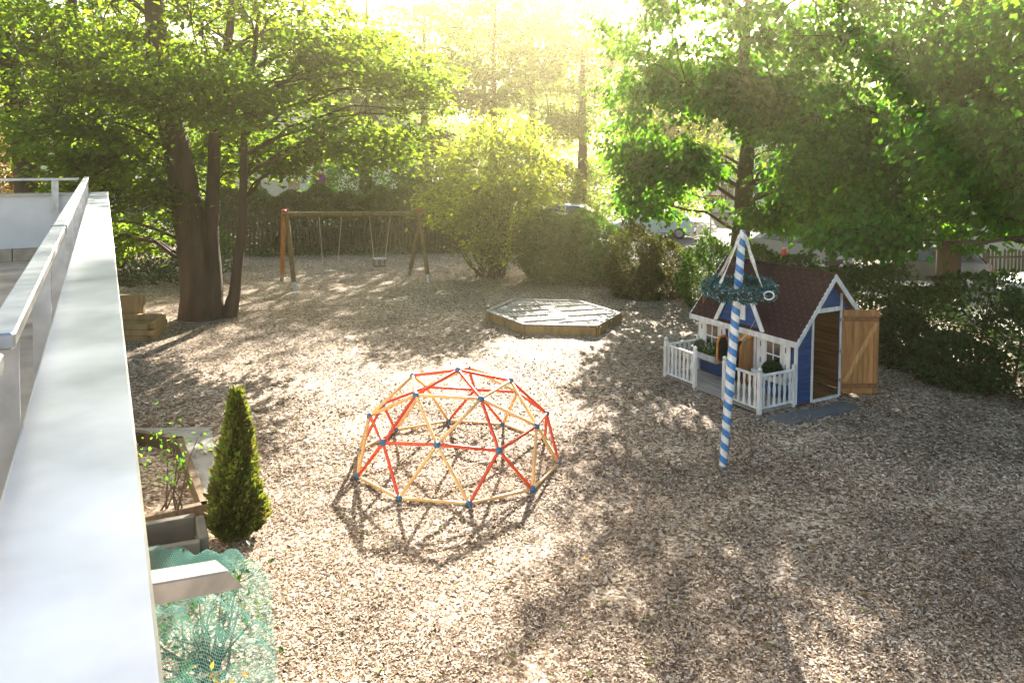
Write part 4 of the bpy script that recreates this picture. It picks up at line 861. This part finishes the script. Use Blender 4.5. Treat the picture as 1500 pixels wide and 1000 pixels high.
make_tree('linden_tree', 'green tree whose trunk rises behind the playhouse roof', 'tree', (7.6, 24.6),
          [[(0, 0, -.1, .36), (-.1, 0, 1.5, .30), (.0, 0, 3.4, .27), (.1, 0, 5.2, .22), (-.1, 0, 8, .17), (.3, 0, 12.5, .04)]],
          [(7.0, 23.6, 9.2, 5.0, 4.6, 3.4, 330), (5.0, 23.6, 6.3, 2.4, 2.2, 1.3, 120), (4.1, 24.0, 4.4, 1.9, 1.5, .9, 80), (8.6, 22.4, 5.4, 2.8, 2.2, 1.3, 150), (6.0, 22.9, 4.4, 2.0, 1.3, .9, 75), (9.4, 21.5, 3.8, 2.0, 1.4, .9, 90),
           (4.8, 24.2, 3.2, 1.6, 1.0, .8, 60), (3.2, 23.5, 14.6, 2.8, 2.6, 2.4, 330), (6.8, 22.4, 7.6, 4.0, 1.6, 1.6, 60), (9.2, 23, 3.8, 1.5, .9, 1.4, 120), (6.1, 23.6, 3.3, .8, .9, .8, 50), (7.8, 23.4, 2.6, 1.2, .6, .4, 40), (8.9, 22.0, 2.7, 1.1, .9, .6, 36), (6.6, 22.0, 6.3, 2.4, 1.4, 1.1, 80)],  # highest cluster: unseen crown top, added to shade the near coping
          L_LIND, .20, 34, .60, .45, None, 60, dens=.56, holes=.36, hang=.9, wr=.78, clear=[(-1.3, .1, -4, .2, 3.1, 5.0), (-2.2, -1.0, -5, 1, 2.5, 3.75)])
make_tree('linden_tree', 'tall green tree with dark trunk at the right above the parked cars', 'tree', (12.6, 21.6),
          [[(0, 0, -.1, .38), (0, 0, 1.6, .31), (.05, 0, 3.6, .28), (.15, 0, 5.4, .25), (.3, 0, 9, .17), (.2, 0, 13, .04)]],
          [(12.2, 20.6, 8.7, 5.0, 4.6, 3.2, 420), (10.2, 18.8, 5.9, 2.8, 2.2, 1.5, 170), (12.8, 18.6, 5.0, 2.6, 1.8, 1.4, 100), (9.8, 18.0, 4.2, 2.1, 1.5, .9, 80), (14.6, 19.8, 4.2, 1.8, 1.6, 1.2, 80), (11.6, 18.2, 3.6, 1.4, 1.1, .7, 50), (10.2, 19.4, 3.1, 1.5, 1.0, .6, 60), (12.4, 18.2, 3.2, 1.4, 1.2, 1.0, 80), (10.6, 18.0, 5.6, 2.4, 1.4, 1.4, 70), (8.6, 19.4, 4.6, 1.6, 1.0, 1.2, 70), (14.0, 19.0, 3.6, 1.8, 1.0, 1.4, 80)],
          L_LIND, .195, 34, .60, .45, None, 64, dens=.58, holes=.33, hang=.9, wr=.78, clear=[(-2.6, -1.3, -5, -2.4, 1.0, 4.3), (-1.5, .2, -2.4, .2, 1.0, 4.3)])
make_tree('linden_tree', 'nearer green tree standing at the right border with branches over the open door', 'tree', (12.8, 13.4),
          [[(0, 0, -.1, .30), (0, 0, 2, .25), (-.2, .2, 5, .2), (-.3, .3, 10, .06)]],
          [(11.6, 13.8, 7.2, 3.2, 3.0, 2.2, 190), (9.3, 14.6, 4.8, 1.7, 1.5, .9, 75), (7.8, 15.7, 3.0, 1.4, .9, .45, 52), (6.6, 15.7, 2.95, .8, .6, .22, 16), (10.0, 15.4, 3.5, 1.8, 1.2, 1.0, 80), (9.0, 17.4, 3.2, 1.6, 1.0, .8, 70), (9.5, 10, 10, 4.8, 4.6, 2.2, 150)],  # last cluster: unseen canopy, added to block sky and darken the right ground
          L_LIND, .17, 24, .45, .4, None, 40, dens=.9, holes=.28, hang=1.0, wr=.78, clear=[(-4.6, -3.6, .3, 2.5, 1.5, 4.0), (-3.7, -2.3, 2.3, 5, 1.5, 4.0)])
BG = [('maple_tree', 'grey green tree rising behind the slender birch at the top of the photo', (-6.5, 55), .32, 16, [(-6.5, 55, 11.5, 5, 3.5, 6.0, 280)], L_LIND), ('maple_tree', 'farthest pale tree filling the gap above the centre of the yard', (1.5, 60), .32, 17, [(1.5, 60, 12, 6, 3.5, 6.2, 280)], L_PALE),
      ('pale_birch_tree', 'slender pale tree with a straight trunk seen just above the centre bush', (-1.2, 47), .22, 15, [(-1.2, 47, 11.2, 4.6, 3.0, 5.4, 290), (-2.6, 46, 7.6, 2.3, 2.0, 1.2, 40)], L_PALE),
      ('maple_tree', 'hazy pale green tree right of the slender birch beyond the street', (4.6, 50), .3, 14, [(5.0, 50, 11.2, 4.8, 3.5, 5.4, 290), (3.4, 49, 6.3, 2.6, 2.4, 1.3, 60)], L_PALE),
      ('maple_tree', 'green tree behind the tall hedge above the swing set', (-8.6, 44), .32, 14, [(-8.6, 43, 8.4, 4.4, 3.6, 4.0, 210), (-5.6, 42, 5.2, 2.4, 2.0, 1.2, 70)], L_LIND),
      ('maple_tree', 'broad green tree behind the large multi stemmed tree', (-15.5, 41), .35, 15, [(-15.5, 41, 8.2, 5.4, 4.0, 4.6, 250)], L_LIND),
      ('maple_tree', 'far dark tree glimpsed between the twin trunks at left', (-28, 43), .35, 15, [(-28, 43, 7.6, 6.2, 4.5, 5.2, 250)], L_BEECH),
      ('maple_tree', 'yellow green tree beyond the white parked car', (9.6, 46), .3, 13, [(9.6, 45, 6.9, 4.2, 3.3, 4.3, 260)], L_YEL),
      ('maple_tree', 'leafy tree across the street behind the give way sign', (16.2, 43), .34, 15, [(16.2, 43, 7.6, 5.0, 4.0, 5.0, 330)], L_LIND),
      ('maple_tree', 'leafy tree behind the white garage', (26, 41), .34, 15, [(26, 41, 8.2, 5.4, 4.0, 4.6, 230)], L_LIND),
      ('maple_tree', 'green tree at the right border beside the fence', (19.5, 24.5), .3, 14, [(19.0, 23.8, 8.6, 3.8, 3.8, 3.2, 200), (17.2, 23.2, 4.4, 1.6, 1.6, .9, 50)], L_LIND)]
for (nm_, lb_, b_, r_, h_, ev, lm_) in BG:
    bt = make_tree(nm_, lb_, 'tree', b_, [[(0, 0, -.1, r_ * 1.2), (.1, 0, h_ * .3, r_), (0, 0, h_ * .7, r_ * .55), (.1, 0, h_, .03)]], ev, lm_, .28, 20, .9, .3, limbs=26, dens=.8, holes=.12, twigr=.02, group='trees beyond the street')
blob('tall_shrub', 'broad green shrub beyond the street behind the swing set', (-8, 42.5), [(-8, 42.5, 1.8, 3.6, 1.6, 2.6, .5), (-4, 43, 1.5, 2.6, 1.5, 2.2, .5)], L_LIND, .22, 15000)
blob('tall_shrub', 'pale green shrub beyond the street behind the centre bush', (1.0, 47), [(1.0, 47, 1.8, 3.6, 1.6, 2.6, 1)], L_YEL, .24, 10000)
blob('tall_shrub', 'green shrub beyond the street right of the white parked car', (8.5, 50), [(8.5, 50, 2, 4.2, 1.6, 3.0, 1)], L_PALE, .24, 10000)
V = []
n = 60000; a = RNG.uniform(-1, 1, n); x = a * 120; yy = 92 + RNG.uniform(-6, 6, n) - .003 * x * x * .6; hh = 12 + 3 * np.sin(x * .21) + 2 * np.sin(x * .53 + 1); z = hh * RNG.uniform(0, 1, n) ** .8
P = np.stack([x, yy, z], 1)
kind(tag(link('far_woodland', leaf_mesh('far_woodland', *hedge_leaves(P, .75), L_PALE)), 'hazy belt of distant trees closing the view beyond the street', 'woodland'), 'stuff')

# ------------------------------------------------------------ houses, garage
def simple_house(name, label, x, y, wx, wy, eh, rh, m, rz=0, win=(3, 2), roofm=ROOFM, cat='house'):
    t = thing(name, label, cat, (x, y, 0), rz)
    mb = MB(); mb.prism([(-wx / 2, 0), (wx / 2, 0), (wx / 2, eh), (0, eh + rh), (-wx / 2, eh)], -wy / 2, wy / 2, XZ()); wl = mb.obj('wall', m, t)
    for s_ in (-1, 1):
        mb = MB(); a = Vector((s_ * (wx / 2 + .4), 0, eh - .4 * rh / (wx / 2))); b = Vector((0, 0, eh + rh)); d = (b - a).normalized(); n3 = Vector((-d.z, 0, d.x)) * (1 if s_ < 0 else -1)
        vs = []
        for yy_ in (-wy / 2 - .4, wy / 2 + .4):
            vs += [a + Vector((0, yy_, 0)) + n3 * .03, b + Vector((0, yy_, 0)) + n3 * .03, b + Vector((0, yy_, 0)) + n3 * .2, a + Vector((0, yy_, 0)) + n3 * .2]
        mb.add(vs, [(0, 1, 2, 3), (7, 6, 5, 4), (0, 4, 5, 1), (1, 5, 6, 2), (2, 6, 7, 3), (3, 7, 4, 0)]); mb.obj('roof', roofm, t)
    nx_, nz_ = win
    for i in range(nx_):
        for j in range(nz_):
            cx_ = -wx / 2 + wx * (i + .5) / nx_; cz_ = .9 + j * 2.8; f = MB().box(cx_ - .55, -wy / 2 - .06, cz_, cx_ + .55, -wy / 2 - .005, cz_ + 1.4).obj('window', WHITE, t)
            for k in (0, 1): MB().box(cx_ - .47 + k * .49, -wy / 2 - .075, cz_ + .08, cx_ - .02 + k * .49, -wy / 2 - .062, cz_ + 1.32).obj('pane', GLASS, f)
    return t
simple_house('apartment_house', 'pale house beyond the street behind the centre trees', -16, 70, 16, 11, 6.4, 4, PLAST, R(6), (5, 2))
simple_house('apartment_house', 'cream house hidden behind the trees on the right', 24, 62, 16, 11, 6.4, 4, PLAST, R(-12), (5, 2))
simple_house('apartment_house', 'white house glimpsed through the trees at far left', -30, 64, 15, 11, 6.4, 4, PLAST, R(10), (4, 2))
simple_house('garage', 'small white gabled garage behind the right tree trunk', 19.3, 31.5, 4.4, 6, 1.95, .95, PLAST, R(-20), (0, 0), mat('pale_garage_roof', (.42, .45, .47), .7, .15, 3), 'garage')

# ------------------------------------------------------------ cars
def car(name, label, x, y, rz, paint, kindc='car', L=4.3, W=1.75, Hh=1.48):
    t = thing(name, label, 'car', (x, y, .03), rz, 'cars parked along the street'); s = L / 4.3; w2 = W / 2
    if kindc == 'van': side = [(-2.1, .35), (-2.15, .9), (-2.05, 1.05), (1.2, 1.02), (2.0, .85), (2.12, .6), (2.1, .3)]
    else: side = [(-2.1, .38), (-2.15, .75), (-2.08, .96), (-1.7, 1.0), (.85, .98), (1.75, .86), (2.08, .70), (2.15, .48), (2.1, .3)]
    def hull(poly, yb, yt, zb, zt):
        mb = MB(); n = len(poly); rings = []
        for f in (-1, -.93, .93, 1):
            k = 1 if abs(f) < .95 else .975
            for (px, pz) in poly:
                yw = yb + (yt - yb) * max(0, min(1, (pz - zb) / (zt - zb))); rings.append((px * s * k, f * yw, zb + (pz - zb) * (k if abs(f) > .95 else 1)))
        fs = [tuple(range(n)), tuple(range(4 * n - 1, 3 * n - 1, -1))]
        for r_ in range(3): fs += [(r_ * n + i, r_ * n + n + i, r_ * n + n + (i + 1) % n, r_ * n + (i + 1) % n) for i in range(n)]
        return mb.add(vs := rings, fs)
    hull(side, w2, w2 * .96, .3, 1.0).obj('body', paint, t, True)
    if kindc == 'van': gh_ = [(-2.05, 1.0), (-1.95, Hh - .05), (-1.7, Hh), (.3, Hh), (.5, Hh - .04), (1.3, 1.0)]
    else: gh_ = [(-1.95, .97), (-1.45, Hh - .07), (-1.1, Hh - .01), (.0, Hh), (.25, Hh - .04), (1.1, .96)]
    hull(gh_, w2 * .94, w2 * .72, .97, Hh).obj('roof', paint, t, True)
    # glass
    def quad(name_, pts, m_=GLASS, th=.012, nrm=None):
        p = [Vector(q) for q in pts]; n3 = (p[1] - p[0]).cross(p[2] - p[0]).normalized() if nrm is None else Vector(nrm); k = len(p)
        MB().add([q - n3 * .01 for q in p] + [q + n3 * th for q in p], [tuple(range(k - 1, -1, -1)), tuple(range(k, 2 * k))] + [(i, (i + 1) % k, k + (i + 1) % k, k + i) for i in range(k)]).obj(name_, m_, t)
    zt = Hh - .09; yb, yt = w2 * .94, w2 * .745
    for sg in (-1, 1):
        fx = [(-1.62, -.55), (-.48, .3)] if kindc != 'van' else [(-1.8, -.75), (-.68, .35)]
        for (xa, xb) in fx:
            first = xb < 0; ta = xa + (.28 if first and kindc != 'van' else .05); tb = xb + (0 if first else -.08); bb = xb + (0 if first else .5)
            pts = [(xa * s, sg * (yb + .0), 1.02), (bb * s, sg * yb, 1.02), (tb * s, sg * (yt), zt), (ta * s, sg * yt, zt)]
            n3 = Vector((0, sg * .93, .36)).normalized(); quad('side_window', pts if sg < 0 else pts, nrm=n3)
    g0, g1 = gh_[-1], gh_[-2]
    quad('windscreen', [((g0[0] - .06) * s, -yb * .92, 1.02), ((g0[0] - .06) * s, yb * .92, 1.02), ((g1[0] + .03) * s, yt * .92, zt + .02), ((g1[0] + .03) * s, -yt * .92, zt + .02)], nrm=(.55, 0, .83))
    g0, g1 = gh_[0], gh_[1]
    quad('rear_window', [((g0[0] + .06) * s, yb * .9, 1.04), ((g0[0] + .06) * s, -yb * .9, 1.04), ((g1[0] - .02) * s, -yt * .9, zt), ((g1[0] - .02) * s, yt * .9, zt)], nrm=(-.6, 0, .8))
    for wx in (-1.32, 1.3):
        for sg in (-1, 1):
            Mw = Matrix.Translation((wx * s, sg * (w2 - .09), .30)) @ Matrix.Rotation(R(90), 4, 'X')
            wh = MB().lathe([(.19, -.1), (.30, -.095), (.31, -.05), (.31, .05), (.30, .095), (.19, .1)], 20, M=Mw).obj('wheel', BLACK, t, True)
            MB().lathe([(.05, -.108), (.18, -.103), (.19, 0), (.18, .103), (.05, .108)], 14, M=Mw).obj('rim', METAL, wh, True)
    for sg in (-1, 1):
        MB().box(2.0 * s, sg * .62 - .16, .62, 2.14 * s, sg * .62 + .16, .76, bev=.03).obj('headlight', LWHITE, t)
        MB().box(-2.17 * s, sg * .70 - .1, .68, -2.02 * s, sg * .70 + .1, .92, bev=.03).obj('tail_light', LRED, t)
        MB().box(.75 * s, sg * (w2 + .07) - .07, .98, .88 * s, sg * (w2 + .07) + .07, 1.10, bev=.03).obj('mirror', paint, t)
    MB().box(-2.19 * s, -.26, .5, -2.145 * s, .26, .61).obj('number_plate', SIGNW, t)
    MB().box(-2.2 * s, -w2 * .9, .30, -2.08 * s, w2 * .9, .46, bev=.03).obj('bumper', BLACK, t)
    MB().box(2.08 * s, -w2 * .9, .30, 2.2 * s, w2 * .9, .44, bev=.03).obj('bumper', BLACK, t)
    return t
car('parked_car', 'white parked car behind the large dark conifer shrub', 2.9, 44.6, R(160), WHITEC)
car('parked_car', 'silver estate car seen from behind above the playhouse roof ridge', 11.6, 31.0, R(120), SILVER, 'van', 4.5, 1.8, 1.65)
car('parked_car', 'dark car with pale bonnet partly hidden behind the hedge right of the playhouse', 14.0, 26.0, R(175), DARKC)
car('parked_car', 'silver car at the right edge in front of the dark picket fence', 17.2, 22.4, R(160), SILVER)
car('parked_car', 'white car parked on the bright street left of the give way sign', 7.6, 40.5, R(175), WHITEC)

# ------------------------------------------------------------ signs, hydrant-like red post
def post_at(px, py, z, Yv):
    p = Vector((0, 0, 0)); c_ = at(px, 900, 0); k = Yv / c_.y
    x0 = (px - 750) / 1102.36 * Yv; return x0, Yv
x_, y_ = post_at(470, 268, 0, 37.0)
t = thing('no_stopping_sign', 'round blue sign with red ring and cross behind the hedge', 'sign', (x_, y_, 0)); sz = 4.6 - (268 - 224) / 1102.36 * 37
MB().tube([(0, 0, 0), (0, 0, sz + .3)], .03, 8).obj('pole', METAL, t, True)
Ms = Matrix.Translation((0, -.04, sz)) @ Matrix.Rotation(R(90), 4, 'X')
f_ = MB().lathe([(.27, -.012), (.27, .0)], 28, M=Ms).obj('plate', SIGNB, t)
mb = MB(); N = 28
mb.add([Ms @ Vector((r_ * math.cos(2 * math.pi * i / N), r_ * math.sin(2 * math.pi * i / N), .004)) for r_ in (.22, .285) for i in range(N)], [(i, (i + 1) % N, N + (i + 1) % N, N + i) for i in range(N)]); mb.obj('ring', SIGNR, f_)
for k_, ang_ in ((0, 45), (1, -45)): MB().box(-.22, -.022, .002 + k_ * .003, .22, .022, .0045 + k_ * .003, Ms @ Matrix.Rotation(R(ang_), 4, 'Z')).obj('cross_bar', SIGNR, f_)
def yield_sign(label, x, y, z, s, rz):
    t = thing('give_way_sign', label, 'sign', (x, y, 0), rz); MB().tube([(0, .03, 0), (0, .03, z + .35)], .03, 8).obj('pole', METAL, t, True)
    def tri(r_, z0): return [(r_ * math.cos(a), z0 + r_ * math.sin(a)) for a in (R(-90), R(30), R(150))]
    f_ = MB().prism(tri(s, z), -.02, -.005, XZ()).obj('plate', SIGNR, t); MB().prism(tri(s * .66, z), -.026, -.021, XZ()).obj('centre', SIGNW, f_)
Yy = 27.0; yield_sign('red and white give way triangle left of the trunk behind the playhouse', (1043 - 750) / 1102.36 * Yy, Yy, 4.6 - (289 - 219) / 1102.36 * Yy, .42, R(8))
Yy = 40; yield_sign('red and white give way triangle half hidden behind the centre bush', (772 - 750) / 1102.36 * Yy, Yy, 4.6 - (282 - 221) / 1102.36 * Yy, .48, R(-20))
Yy = 27.5; x_ = (1152 - 750) / 1102.36 * Yy
t = thing('hydrant', 'small red post with cap standing behind the playhouse roof', 'hydrant', (x_, Yy, 0))
MB().lathe([(.16, 0), (.16, .05), (.10, .08), (.10, .8), (.15, .82), (.15, .9), (.12, .98), (.10, 1.1), (.04, 1.15)], 12).obj('barrel', LRED, t, True)
for sg in (-1, 1): MB().lathe([(.05, 0), (.05, .1), (.065, .1), (.065, .14)], 10, M=Matrix.Translation((sg * .08, 0, .7)) @ Matrix.Rotation(R(90 * sg), 4, 'Y')).obj('outlet', LRED, t, True)

# ------------------------------------------------------------ haze, added to give the lens flare glow
HAZE = True
if HAZE:
    m = D.materials.new('haze'); m.use_nodes = True; n_ = m.node_tree.nodes; n_.remove(n_['Principled BSDF'])
    pv = n_.new('ShaderNodeVolumePrincipled'); pv.inputs['Color'].default_value = (1, .87, .54, 1); pv.inputs['Density'].default_value = .0023; pv.inputs['Anisotropy'].default_value = .85
    m.node_tree.links.new(pv.outputs[0], n_['Material Output'].inputs['Volume'])
    mb = MB(); mb.box(-75, -14, -1.3, 75, 108, 21); hz = mb.obj('haze', m); hz['kind'] = 'stuff'; hz['label'] = 'warm haze among the trees, added to give the lens flare glow'; hz['category'] = 'haze'
